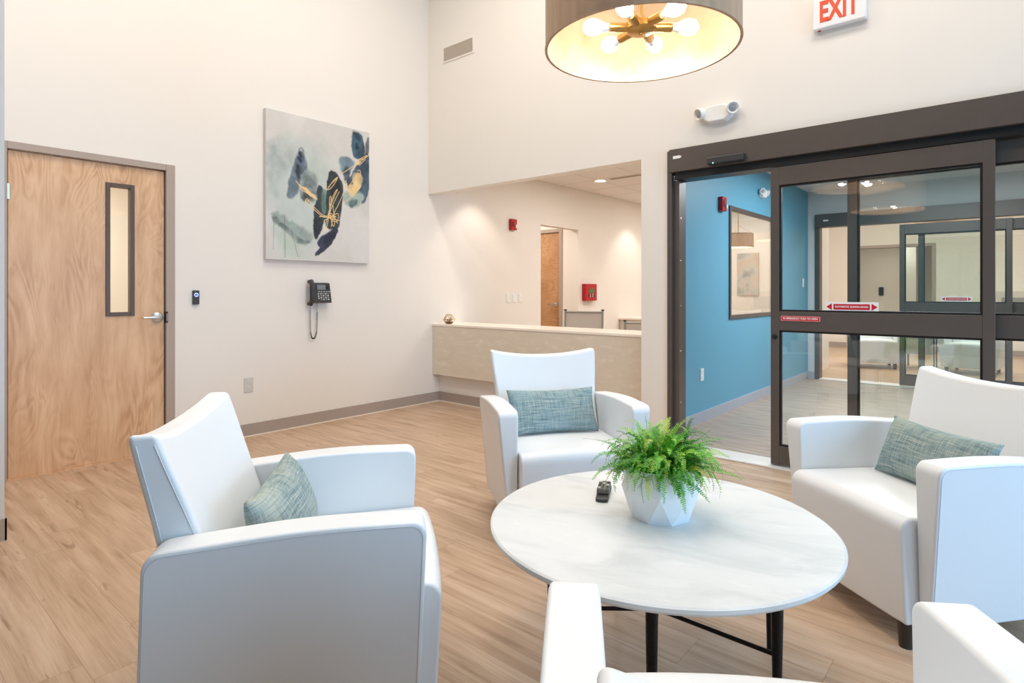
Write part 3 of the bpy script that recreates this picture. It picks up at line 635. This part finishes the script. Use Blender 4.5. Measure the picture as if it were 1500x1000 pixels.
# ------------------------------------------------------------------ painting
PW, PH, PT = 1.05, 1.285, .038
pc = (2.43+PW/2, 1.487+PH/2)
pa = empty('abstract_painting', (LX, pc[0], pc[1])); tag(pa, 'large unframed abstract canvas of teal, grey and gold strokes above the telephone', 'painting')
link('stretcher_frame', tf(B((-PW/2, PW/2, -PH/2, PH/2, .002, PT)), LOCL), 'canvas_edge', pa)
import numpy as np
NX, NY = 300, 360
gx, gy = np.meshgrid(np.linspace(0, 1, NX), np.linspace(0, 1, NY)); img = np.zeros((NY, NX, 3))   # gx 0..1 left-right, gy 0..1 top-bottom
def vnoise(sx, sy, seed):
    r = np.random.RandomState(seed); g = r.rand(int(sy)+3, int(sx)+3); X = gx*sx; Y = gy*sy; i = X.astype(int); j = Y.astype(int); fx = X-i; fy = Y-j; fx = fx*fx*(3-2*fx); fy = fy*fy*(3-2*fy)
    return (g[j, i]*(1-fx)+g[j, i+1]*fx)*(1-fy)+(g[j+1, i]*(1-fx)+g[j+1, i+1]*fx)*fy
def fbm(s, seed): return sum(vnoise(s*2**k, s*2**k, seed+k)/2**k for k in range(4))/1.875
img[:] = lin(208, 205, 200)
def blend(mask, col, al=1.0):
    global img
    m = np.clip(mask, 0, 1)[..., None]*al; img = img*(1-m)+np.array(lin(*col))*m
nA, nB, nC = fbm(4, 1), fbm(7, 20), fbm(14, 40)
blend(np.clip((nA-.45)*4, 0, 1), (218, 215, 212), .8)
def chaikin(p, closed, n=3):
    for _ in range(n):
        q = []; L = len(p)
        for i in range(L if closed else L-1):
            a, b = p[i], p[(i+1) % L]; q += [(a[0]*.75+b[0]*.25, a[1]*.75+b[1]*.25), (a[0]*.25+b[0]*.75, a[1]*.25+b[1]*.75)]
        p = q if closed else [p[0]]+q+[p[-1]]
    return p
def poly(pts, soft=.03, amp=.05, seed=3):
    pts = chaikin(pts, True, 2); soft *= 1.0; wx = gx+(fbm(6, seed)-.5)*amp*1.4+(fbm(26, seed+3)-.5)*.02; wy = gy+(fbm(6, seed+9)-.5)*amp*1.4+(fbm(26, seed+5)-.5)*.03; inside = np.zeros(gx.shape, bool); dist = np.full(gx.shape, 9.); L = len(pts)
    for i in range(L):
        (x0, y0), (x1, y1) = pts[i], pts[(i+1) % L]
        c = ((y0 > wy) != (y1 > wy)) & (wx < (x1-x0)*(wy-y0)/((y1-y0) if y1 != y0 else 1e-9)+x0); inside ^= c
        t = np.clip(((wx-x0)*(x1-x0)+(wy-y0)*(y1-y0))/max(1e-9, (x1-x0)**2+(y1-y0)**2), 0, 1); dist = np.minimum(dist, np.hypot(wx-x0-t*(x1-x0), wy-y0-t*(y1-y0)))
    return np.clip(np.where(inside, dist+.004, .004-dist)/(soft*.8)+.5, 0, 1)
def stroke(pts, w, soft=.004, dens=1):
    dist = np.full(gx.shape, 9.)
    for (x0, y0), (x1, y1) in zip(pts, pts[1:]):
        t = np.clip(((gx-x0)*(x1-x0)+(gy-y0)*(y1-y0))/max(1e-9, (x1-x0)**2+(y1-y0)**2), 0, 1); dist = np.minimum(dist, np.hypot((gx-x0-t*(x1-x0))*.82, gy-y0-t*(y1-y0)))
    return np.clip((w-dist)/soft+.5, 0, 1)
tex = .35+.65*np.clip((nC-.3)*2.2, 0, 1)
def cv_(pts):                                                      # measured layout of the canvas -> 0..1 coordinates
    r = []
    for x, y in pts: u = (x-75)/590; t0, b0 = 45+130*u, 915+27*u; r.append((u, (y-t0)/(b0-t0)))
    return r
def P(pts, col, al=.9, soft=.02, amp=.04, seed=3, tx=False): blend(poly(cv_(pts), soft, amp, seed)*(tex if tx else 1), col, al)
P([(80, 250), (200, 200), (330, 260), (420, 330), (440, 520), (400, 780), (330, 850), (150, 900), (80, 700)], (190, 202, 198), .75, .16, .12, 5)
P([(85, 290), (190, 240), (215, 330), (150, 420), (140, 560), (85, 480)], (146, 160, 160), .55, .10, .14, 7, True)
P([(80, 240), (260, 190), (470, 240), (400, 330), (300, 280), (180, 300)], (196, 200, 196), .6, .1, .12, 61)
P([(100, 645), (170, 650), (200, 700), (300, 740), (325, 800), (280, 824), (220, 800), (150, 730), (115, 690)], (150, 166, 162), .8, .03, .05, 8)
P([(130, 700), (170, 715), (240, 790), (320, 810), (290, 826), (220, 806), (160, 745)], (84, 98, 100), .8, .02, .04, 9, True)
P([(100, 650), (130, 645), (150, 690), (115, 685)], (120, 132, 132), .7, .02, .05, 4)
P([(120, 740), (230, 800), (270, 905), (160, 905)], (192, 204, 188), .6, .08, .06, 12)
P([(255, 285), (285, 330), (292, 390), (262, 420), (244, 520), (212, 560), (175, 565), (184, 480), (205, 400), (232, 320)], (112, 132, 150), .85, .015, .03, 13)
P([(250, 290), (280, 335), (285, 400), (250, 430), (230, 400), (235, 330)], (70, 86, 120), .75, .04, .05, 14, True)
for a_, b_ in (((245, 330), (255, 345)), ((240, 375), (246, 400)), ((236, 405), (246, 440)), ((250, 300), (256, 318))): blend(stroke(cv_([a_, b_]), .011, .012), (18, 28, 54), .9)
P([(245, 395), (330, 408), (348, 440), (352, 520), (330, 560), (292, 590), (255, 585), (240, 500)], (92, 110, 116), .75, .03, .07, 15, True)
P([(262, 470), (330, 520), (340, 570), (290, 585), (258, 560)], (56, 72, 84), .7, .03, .06, 64, True)
P([(300, 290), (380, 300), (420, 390), (380, 480), (330, 420)], (186, 198, 186), .5, .1, .08, 63)
P([(548, 158), (606, 175), (626, 230), (636, 292), (592, 332), (560, 312), (550, 260)], (52, 98, 122), .95, .015, .03, 16)
P([(560, 162), (602, 176), (612, 215), (575, 205)], (22, 50, 70), .9, .03, .03, 17, True)
P([(575, 235), (600, 240), (598, 265), (575, 258)], (24, 44, 70), .9, .02, .03, 66)
P([(478, 332), (545, 318), (575, 340), (560, 400), (505, 425), (480, 385)], (96, 134, 150), .8, .03, .06, 18)
P([(600, 335), (668, 290), (668, 500), (642, 570), (612, 602), (634, 540), (606, 520), (560, 524), (515, 480), (560, 415)], (56, 92, 116), .92, .015, .04, 19)
P([(605, 370), (668, 340), (668, 450), (615, 460)], (22, 48, 74), .85, .05, .06, 20, True)
P([(640, 230), (664, 215), (667, 300), (645, 310)], (58, 70, 84), .7, .015, .04, 21)
P([(505, 380), (545, 400), (535, 460), (505, 470)], (28, 54, 74), .8, .03, .05, 67)
P([(500, 520), (600, 515), (626, 560), (585, 605), (540, 612), (498, 580)], (160, 184, 176), .8, .03, .06, 22)
P([(530, 560), (590, 555), (575, 600), (540, 608)], (92, 124, 126), .8, .02, .04, 23)
P([(418, 388), (450, 408), (485, 450), (500, 470), (502, 560), (482, 640), (472, 725), (440, 745), (388, 722), (400, 560), (410, 470)], (40, 58, 64), .95, .012, .03, 24)
P([(355, 488), (380, 500), (388, 600), (382, 720), (352, 805), (325, 782), (326, 640), (345, 560)], (34, 50, 60), .95, .012, .03, 26)
P([(372, 500), (400, 505), (396, 650), (376, 650)], (104, 138, 128), .8, .015, .03, 25)
P([(328, 660), (375, 660), (352, 800), (328, 780)], (16, 26, 40), .9, .02, .03, 27, True)
P([(430, 420), (495, 470), (495, 560), (450, 640), (420, 560)], (22, 34, 42), .85, .03, .05, 28, True)
P([(345, 802), (380, 772), (470, 730), (466, 772), (430, 822), (380, 872), (340, 902), (334, 886), (368, 850), (345, 832)], (44, 58, 94), .95, .010, .03, 29)
P([(380, 790), (460, 745), (440, 800), (390, 840)], (22, 34, 62), .8, .02, .04, 31, True)
P([(410, 330), (470, 340), (490, 390), (450, 395)], (206, 210, 204), .6, .06, .06, 30)
for l_, w_ in (([(245, 285), (250, 270), (262, 268), (270, 285), (265, 300)], .004), ([(170, 660), (172, 905)], .002), ([(205, 740), (240, 900)], .0015), ([(115, 700), (112, 860)], .0012)): blend(stroke(chaikin(cv_(l_), False, 2), w_, .005), (120, 128, 128), .7)
dk = np.clip((.62-img.mean(2))*2.2, 0, 1)*np.clip(.25+1.3*(fbm(18, 71)-.35)+.8*(fbm(5, 83)-.5), -.15, .75); img = img*(1-dk[..., None]*.8)
img = img*(1+.05*(fbm(30, 91)-.5))[..., None]
gold = (238, 204, 144)
P([(548, 420), (575, 395), (602, 405), (600, 450), (585, 490), (560, 515), (535, 505), (530, 475)], gold, 1, .006, .10, 33, True)
P([(258, 505), (290, 515), (330, 540), (345, 558), (300, 540)], gold, .9, .008, .05, 32)
for l_ in ([(230, 462), (262, 500), (345, 560), (285, 522), (236, 468), (262, 520), (300, 530), (340, 545), (330, 560)], [(278, 582), (285, 562), (300, 568), (292, 590), (280, 580), (300, 570), (330, 615), (385, 665), (475, 690)],
    [(300, 600), (360, 655), (390, 672)], [(402, 512), (440, 455), (470, 430), (462, 450), (430, 500), (402, 515), (420, 480), (460, 445)], [(475, 520), (440, 590), (400, 690), (385, 752), (398, 748), (415, 660), (432, 545), (416, 550), (418, 640), (436, 728), (450, 715), (438, 600)],
    [(360, 668), (420, 660), (470, 668), (400, 672), (362, 664)], [(385, 690), (440, 660), (475, 640), (465, 712), (400, 660), (430, 640), (466, 705)], [(428, 725), (445, 640), (470, 600), (520, 485), (505, 460), (518, 455), (520, 480), (500, 500)],
    [(490, 415), (560, 372), (612, 340), (668, 298), (600, 330), (570, 348), (640, 318), (572, 372), (620, 342), (580, 360), (665, 305)], [(570, 380), (605, 330), (590, 375), (640, 330)], [(500, 590), (560, 540), (600, 470), (612, 410), (602, 390), (590, 400)],
    [(520, 500), (560, 460), (602, 392), (575, 470), (545, 515), (580, 480), (606, 420)], [(410, 650), (440, 560), (470, 500), (450, 520), (420, 600)]):
    blend(stroke(chaikin(cv_(l_), False, 3), .0022, .003), gold, 1)
verts = [(PT+.001, (x-.5)*PW, (.5-y)*PH) for y in np.linspace(0, 1, NY) for x in np.linspace(0, 1, NX)]
faces = [(j*NX+i, (j+1)*NX+i, (j+1)*NX+i+1, j*NX+i+1) for j in range(NY-1) for i in range(NX-1)]
me = bpy.data.meshes.new('canvas'); me.from_pydata(verts, [], faces); ca = me.color_attributes.new('paint', 'FLOAT_COLOR', 'POINT')
ca.data.foreach_set('color', np.concatenate([img.reshape(-1, 3), np.ones((NX*NY, 1))], 1).astype(np.float32).ravel()); me.materials.append(M['canvas_paint'])
cv = bpy.data.objects.new('canvas', me); C.objects.link(cv); cv.parent = pa
# faint painting beyond the blue wall window
for x0, x1, lab in ((-3.68, -3.32, 'pale abstract canvas seen through the window in the blue wall'), (-4.05, -3.80, 'narrow strip of grey canvas left of the paler one in the blue wall window')):
    o = link('wall_canvas', B((x0-x0-(x1-x0)/2, (x1-x0)/2, -.03, -.002, 0, .72)), 'faint_art_grey', None, loc=((x0+x1)/2, 10.3, 1.15)); tag(o, lab, 'painting', 'canvases behind the blue wall window')

# ------------------------------------------------------------------ telephone
tp = empty('wall_telephone', (LX, 2.915, 1.20)); tp.scale = (.95, 1.0, .93); tag(tp, 'black corded desk telephone mounted on the wall below the painting', 'telephone')
bm = bmesh.new(); prism(bm, [(-.10, 0), (-.10, .085), (.095, .045), (.10, 0)], lambda y, z: (-.055, y, z), lambda y, z: (.125, y, z)); base = link('phone_body', tf(bm, LOCL), 'charcoal', tp, bevel=.006, seg=3)
def slant(b): return tf(b, LOCL @ Matrix.Translation((0, 0, .0655)) @ Matrix.Rotation(math.radians(-11.6), 4, 'X'))
link('phone_display', slant(B((-.01, .072, .028, .078, -.001, .0035))), 'screen', base)
link('navigation_pad', slant(B((.085, .115, .035, .075, -.001, .0045))), 'black', base, bevel=.004)
for i in range(5): link('phone_key', slant(B((-.005+i*.026, .009+i*.026, .006, .013, -.001, .005))), 'key_white', base)
for j in range(4):
    for i in range(4): link('phone_key', slant(B((.012+i*.024, .026+i*.024, -.016-j*.019, -.006-j*.019, -.001, .004))), 'grey_plastic' if (i+j) % 2 else 'key_white', base)
for j in range(3): link('phone_key', slant(B((-.012, .0, -.018-j*.022, -.006-j*.022, -.001, .004))), 'key_white', base)
hs = bmesh.new(); tube(hs, [(-.078, .105, .075), (-.078, .108, .11), (-.078, .09, .125), (-.078, .03, .128), (-.078, -.04, .126), (-.078, -.09, .118), (-.078, -.108, .10), (-.078, -.106, .068)], [.020, .023, .021, .015, .0145, .020, .023, .019], 12)
for v in hs.verts: v.co.z -= .04
link('handset', tf(hs, LOCL), 'charcoal', tp, smooth=True, angle=60)
cp = [(-.062, -.10, .035), (-.064, -.15, .03)]; cord = bmesh.new(); L = []
path = [(-.066, -.13), (-.066, -.27), (-.064, -.38), (-.052, -.435), (-.034, -.450), (-.014, -.435), (0, -.38), (.003, -.27), (.004, -.19)]
def samp(s):
    s = s*(len(path)-1); i = min(int(s), len(path)-2); f = s-i; return Vector(path[i]).lerp(Vector(path[i+1]), f)
for k in range(900):
    s = k/899; q = samp(s); q2 = samp(min(1, s+.002)); q1 = samp(max(0, s-.002)); t_ = (q2-q1).normalized(); nrm = Vector((-t_.y, t_.x)); a_ = 2*PI*75*s
    L.append((q.x+nrm.x*.0052*math.cos(a_), q.y+nrm.y*.0052*math.cos(a_), .03+.0052*math.sin(a_)))
tube(cord, L, .0018, 4); link('coiled_cord', tf(cord, LOCL), 'black', tp, smooth=True)
bm = bmesh.new(); tube(bm, [(-.062, -.10, .04), (-.066, -.13, .03)], .002, 6); tube(bm, [(-.0, -.10, .04), (.0, -.15, .03), (.004, -.19, .03)], .002, 6); link('cord_lead', tf(bm, LOCL), 'black', tp)

# ------------------------------------------------------------------ small wall fittings
def wthing(name, loc, lab, cat, group=None): return tag(empty(name, loc), lab, cat, group)
cr = wthing('card_reader', (LX, 1.88, 1.165), 'small black card reader with a blue glowing ring beside the wooden door', 'card reader')
link('reader_body', tf(B((-.024, .024, -.055, .055, 0, .02)), LOCL), 'charcoal', cr, bevel=.005, seg=3)
bm = bmesh.new(); tube(bm, [(.013*math.cos(a_), .02+.013*math.sin(a_), .0205) for a_ in [2*PI*k/20 for k in range(20)]], .0028, 6, closed=True); lathe(bm, [(0, .0025), (.004, 0)], 10, Matrix.Translation((0, .02, .0195))); link('status_ring', tf(bm, LOCL), 'blue_ring', cr)
def outlet(loc, L3, lab, group=None, mat='cream_plastic', w=.072, h=.117, slots=True, name='wall_outlet', cat='outlet'):
    t_ = wthing(name, loc, lab, cat, group); link('cover_plate', tf(B((-w/2, w/2, -h/2, h/2, 0, .006)), L3), mat, t_, bevel=.003)
    if slots:
        for q in (-.026, .026): link('socket_face', tf(B((-.017, .017, q-.016, q+.016, .004, .0085)), L3), 'grey_plastic' if slots == 2 else mat, t_, bevel=.003)
    else: link('switch_rocker', tf(B((-.017, .017, -.034, .034, .004, .010)), L3), mat, t_, bevel=.003)
    return t_
outlet((LX, 2.30, .43), LOCL, 'grey wall outlet low on the wall under the telephone', w=.078, h=.122, mat='stone_grey', slots=True)
for i, y in enumerate((5.60, 5.72, 5.84)):
    outlet((LX, y, 1.13), LOCL, 'white wall plate low over the counter, %s of three in a row' % ('leftmost', 'middle', 'rightmost')[i], 'three wall plates over the reception counter', mat='white_plastic', name='wall_plate', cat='wall plate')
outlet((LX, 7.72, 1.15), LOCL, 'white light switch just beyond the red fire alarm panel', mat='white_plastic', slots=False, name='light_switch', cat='light switch')
outlet((-2.22, 5.29, .44), LOCL, 'white outlet low on the blue wall behind the fern', mat='white_plastic')
outlet((-2.22, 4.87, 1.335), LOCL, 'white wall plate high on the blue wall beside the door jamb', mat='white_plastic', slots=False, name='light_switch', cat='light switch', w=.12)
outlet((-2.22, 8.69, 1.33), LOCL, 'white light switch at the far end of the blue wall', mat='white_plastic', slots=False, name='light_switch', cat='light switch')
def strobe(loc, L3, lab):
    t_ = wthing('fire_alarm_strobe', loc, lab, 'fire alarm', 'red fire alarm strobes'); b = link('alarm_housing', tf(B((-.055, .055, -.07, .07, 0, .045)), L3), 'red_plastic', t_, bevel=.008, seg=3)
    link('strobe_lens', tf(B((.012, .040, -.045, .0, .043, .062)), L3), 'white_plastic', t_, bevel=.006); link('alarm_grille', tf(B((-.04, -.032, -.03, .04, .044, .048), (-.024, -.016, -.03, .04, .044, .048)), L3), 'black', t_)
strobe((LX, 5.68, 2.06), LOCL, 'red fire alarm strobe above the reception counter'); strobe((-2.22, 5.74, 2.07), LOCL, 'red fire alarm strobe on the blue wall beside its window')
fp = wthing('fire_alarm_control_box', (LX, 7.42, 1.20), 'red fire alarm control panel with a green display on the reception wall', 'fire alarm panel')
pb = link('panel_cabinet', tf(B((-.15, .15, -.125, .125, 0, .07)), LOCL), 'red_plastic', fp, bevel=.006)
link('display_window', tf(B((-.05, .07, -.012, .055, .069, .073)), LOCL), 'green_display', pb)
for i in range(5):
    for q in (-.032, -.06): link('panel_key', tf(B((-.075+i*.033, -.055+i*.033, q-.01, q+.01, .07, .076)), LOCL), 'key_white' if (i % 2) else 'black', pb)
def emergency(loc, L3, lab, s=1.0):
    t_ = wthing('emergency_light', loc, lab, 'emergency light', 'twin head emergency lights'); t_.scale = (s, s, s)
    bm = bmesh.new(); prism(bm, roundpoly([(-.115, -.03, .03), (-.06, -.07, .04), (.07, -.07, .04), (.12, -.03, .03), (.12, .035, .03), (.06, .068, .05), (-.06, .068, .05), (-.115, .035, .03)], 5), lambda x, y: (x, y, 0), lambda x, y: (x*.9, y*.85, .055)); link('lamp_housing', tf(bm, L3), 'white_plastic', t_, bevel=.01, seg=3)
    for q in (-1, 1):
        m = L3 @ Matrix.Translation((q*.118, .016, .045)) @ Matrix.Rotation(q*.55, 4, 'Y') @ Matrix.Rotation(.25, 4, 'X')
        bm = bmesh.new(); lathe(bm, [(0, -.045), (.028, -.04), (.042, -.01), (.046, .022), (.040, .027), (.034, .018), (0, .012)], 24, m); hd2 = link('lamp_head', bm, 'white_plastic', t_, smooth=True, angle=50)
        bm = bmesh.new(); lathe(bm, [(0, .022), (.020, .021), (.028, .017)], 20, m); link('lens', bm, 'grey_plastic', hd2, smooth=True)
emergency((-1.67, DY, 2.515), LOCD, 'white twin head emergency light on the wall above the sliding doors'); emergency((-2.22, 6.96, 2.33), LOCL, 'white twin head emergency light on the blue vestibule wall', .8)
ex = wthing('exit_sign', (-.87, DY, 3.025), 'white exit sign with red letters high above the sliding doors', 'exit sign')
link('sign_housing', tf(B((-.155, .155, -.1, .1, 0, .045)), LOCD), 'sign_white', ex, bevel=.012, seg=4)
add_text('exit_lettering', 'EXIT', .185, 'orange_letters', ex, LOCD @ Matrix.Translation((0, .004, .046)), depth=.001, bold=.006, xscale=.60)
link('test_button', tf(B((-.125, -.11, -.105, -.098, .015, .03)), LOCD), 'red_plastic', ex)
vt = wthing('air_vent', (-4.41, DY, 3.72), 'grey rectangular air grille high in the corner above the reception opening', 'vent')
link('vent_frame', tf(B((-.235, .235, -.085, -.07, 0, .008), (-.235, .235, .07, .085, 0, .008), (-.235, -.215, -.07, .07, 0, .008), (.215, .235, -.07, .07, 0, .008)), LOCD), 'wall_paint', vt)
link('vent_backing', tf(B((-.215, .215, -.07, .07, .0005, .002)), LOCD), 'vent_dark', vt)
for k in range(14): link('louvre', tf(tf(B((-.215, .215, -.0045, .0045, -.001, .001)), Matrix.Translation((0, -.063+k*.0097, .005)) @ Matrix.Rotation(.7, 4, 'X')), LOCD), 'vent_paint', vt)
# ceiling fittings in reception
dl = wthing('recessed_downlight', (-4.26, 6.79, 2.7), 'round glowing recessed light in the tiled reception ceiling', 'downlight')
bm = bmesh.new(); lathe(bm, [(.07, -.002), (.09, -.006), (.095, 0)], 32); link('trim_ring', bm, 'white_plastic', dl, smooth=True); bm = bmesh.new(); lathe(bm, [(0, -.003), (.07, -.002)], 32); link('lens', bm, 'downlight_glow', dl)
sd = wthing('slot_diffuser', (-3.55, 6.75, 2.7), 'long dark slot air diffuser in the tiled reception ceiling', 'vent'); link('slot_frame', B((-.55, .55, -.05, .05, -.006, 0)), 'vent_paint', sd); link('slot_opening', B((-.52, .52, -.03, .03, -.009, -.0055)), 'vent_dark', sd)

# ------------------------------------------------------------------ reception furniture
def office_chair(name, lab, loc, rz, top=1.0):
    oc = empty(name, loc, rz); tag(oc, lab, 'office chair', 'mesh back office chairs behind the counter'); k = top-1.0
    fr_ = bmesh.new()
    for s in (-1, 1): tube(fr_, [(s*.205, -.20, .48), (s*.212, -.235, .72+k*.5), (s*.215, -.27, 1.0+k)], [.013, .013, .012], 8)
    tube(fr_, [(-.212, -.267, .975+k), (.212, -.267, .975+k)], .012, 8); tube(fr_, [(-.205, -.205, .50), (.205, -.205, .50)], .012, 8); link('back_frame', fr_, 'chair_grey', oc, smooth=True, angle=50)
    bm = bmesh.new(); box(bm, -.205, .205, -.004, .004, 0, .47+k)
    link('mesh_back', tf(bm, Matrix.Translation((0, -.207, .50)) @ Matrix.Rotation(.128, 4, 'X')), 'mesh_fabric', oc)
    for s in (-1, 1): link('frame_cap', B((s*.215-.016, s*.215+.016, -.285, -.255, .992+k, 1.006+k)), 'charcoal', oc)
    link('seat', B((-.24, .24, -.2, .26, .43, .49)), 'mesh_fabric', oc, bevel=.02, seg=3); bm = bmesh.new(); tube(bm, [(0, 0, .08), (0, 0, .43)], .03, 12); link('gas_column', bm, 'chair_grey', oc)
    for q in range(5):
        an = q*2*PI/5; bm = bmesh.new(); tube(bm, [(0, 0, .09), (.28*math.cos(an), .28*math.sin(an), .065)], [.025, .015], 8); lg = link('base_leg', bm, 'chair_grey', oc)
        bm = bmesh.new(); tube(bm, [(.28*math.cos(an)-.012, .28*math.sin(an), .027), (.28*math.cos(an)+.012, .28*math.sin(an), .027)], .026, 12); link('caster', bm, 'black', lg)
office_chair('office_chair', 'grey mesh back office chair behind the counter before the open passage', (-3.66, 5.42, 0), math.radians(205), 1.0)
office_chair('office_chair', 'grey mesh back office chair by the wall pier, in front of the white cabinet', (-2.86, 5.45, 0), math.radians(212), .90)
cb = empty('credenza', (-4.6, 9.3, 0)); tag(cb, 'cream storage cabinet with white top against the reception wall', 'cabinet')
link('cabinet_body', rel(B((LX+.012, -4.36, 8.35, 10.25, 0, .76)), cb), 'cabinet_paint', cb); link('cabinet_top', rel(B((LX+.002, -4.33, 8.32, 10.28, .76, .79)), cb), 'counter_top', cb, bevel=.003)
for i in range(4):
    dr = link('cabinet_door', rel(B((-4.36, -4.34, 8.37+i*.47, 8.82+i*.47, .1, .74)), cb), 'cabinet_paint', cb, bevel=.002); link('handle', rel(B((-4.34, -4.322, 8.42+i*.47, 8.432+i*.47, .55, .68)), cb), 'chair_grey', dr)
def little_plant(name, lab, loc, s, glass):
    t_ = empty(name, loc); tag(t_, lab, 'plant ornament'); r = random.Random(5)
    if glass:
        bm = bmesh.new(); n = 5; R_ = []
        for (rr_, z, o) in ((.035, .0, 0), (.068, .045, .5), (.03, .10, 0)): R_.append([Vector((rr_*math.cos(2*PI*(k+o)/n), rr_*math.sin(2*PI*(k+o)/n), z+.003)) for k in range(n)])
        E = [(R_[q][k], R_[q][(k+1) % n]) for q in (0, 1, 2) for k in range(n)]+[(R_[0][k], R_[1][k]) for k in range(n)]+[(R_[0][(k+1) % n], R_[1][k]) for k in range(n)]+[(R_[2][k], R_[1][k]) for k in range(n)]+[(R_[2][(k+1) % n], R_[1][k]) for k in range(n)]
        for a_, b_ in E: tube(bm, [a_, b_], .0022, 5)
        link('brass_frame', bm, 'brass', t_)
        bm = bmesh.new(); vs_ = [[bm.verts.new(p*.985) for p in q] for q in R_]
        for k in range(n):
            bm.faces.new((vs_[0][k], vs_[0][(k+1) % n], vs_[1][k])); bm.faces.new((vs_[0][(k+1) % n], vs_[1][(k+1) % n], vs_[1][k])); bm.faces.new((vs_[1][k], vs_[2][(k+1) % n], vs_[2][k])); bm.faces.new((vs_[1][k], vs_[1][(k+1) % n], vs_[2][(k+1) % n]))
        link('glass_facets', bm, 'terrarium_glass', t_)
        bm = bmesh.new(); lathe(bm, [(0, .006), (.03, .006), (.045, .024), (0, .028)], 12); link('soil', bm, 'soil', t_)
        zb, rr0 = .026, .035
    else:
        bm = bmesh.new(); lathe(bm, [(0, 0), (.055, 0), (.07, .11), (.062, .11), (0, .09)], 20); link('pot', bm, 'pot_white', t_, smooth=True, angle=40); zb, rr0 = .095, .05
    bm = bmesh.new()
    for k in range(34):
        an = r.uniform(0, 6.3); el = r.uniform(.2, 1.4); l = r.uniform(.6, 1)*s; b_ = Vector((math.cos(an)*rr0*.3, math.sin(an)*rr0*.3, zb)); d = Vector((math.cos(an)*math.cos(el), math.sin(an)*math.cos(el), math.sin(el)))
        sd_ = Vector((-math.sin(an), math.cos(an), 0))*s*.16; bm.faces.new([bm.verts.new(b_), bm.verts.new(b_+d*l*.6-sd_), bm.verts.new(b_+d*l), bm.verts.new(b_+d*l*.6+sd_)])
    link('foliage', bm, 'succulent', t_)
little_plant('glass_terrarium', 'small geometric brass and glass terrarium on the reception counter', (-4.72, 4.44, .858), .05, True)
little_plant('potted_succulent', 'small white potted plant on top of the storage cabinet', (-4.6, 9.05, .79), .12, False)
# ------------------------------------------------------------------ far lobby things
wu = empty('wall_cabinet', (.02, LY, .8)); tag(wu, 'pale grey wall unit on the far lobby wall beyond the glass doors', 'wall unit')
link('unit_body', B((-.32, .32, -.25, -.002, -.1, .42)), 'stone_grey', wu, bevel=.01); link('unit_recess', B((-.24, .24, -.262, -.249, .02, .30)), 'grey_plastic', wu)
kp_ = empty('side_table', (-1.17, 11.4, 0)); tag(kp_, 'small grey side table with dark frame in the far lobby', 'side table')
link('table_box', B((-.18, .18, -.18, .18, .22, .48)), 'stone_grey', kp_); link('table_frame', B((-.2, -.18, -.2, -.18, 0, .5), (.18, .2, -.2, -.18, 0, .5), (-.2, -.18, .18, .2, 0, .5), (.18, .2, .18, .2, 0, .5), (-.2, .2, -.2, .2, .48, .5)), 'black', kp_)
it = tag(link('wall_intercom', B((-.05, .05, -.04, -.001, -.1, .1)), 'black', None, loc=(-2.55, 17.0, 1.22), bevel=.006), 'small black device on the corridor wall far beyond the glass doors', 'intercom')
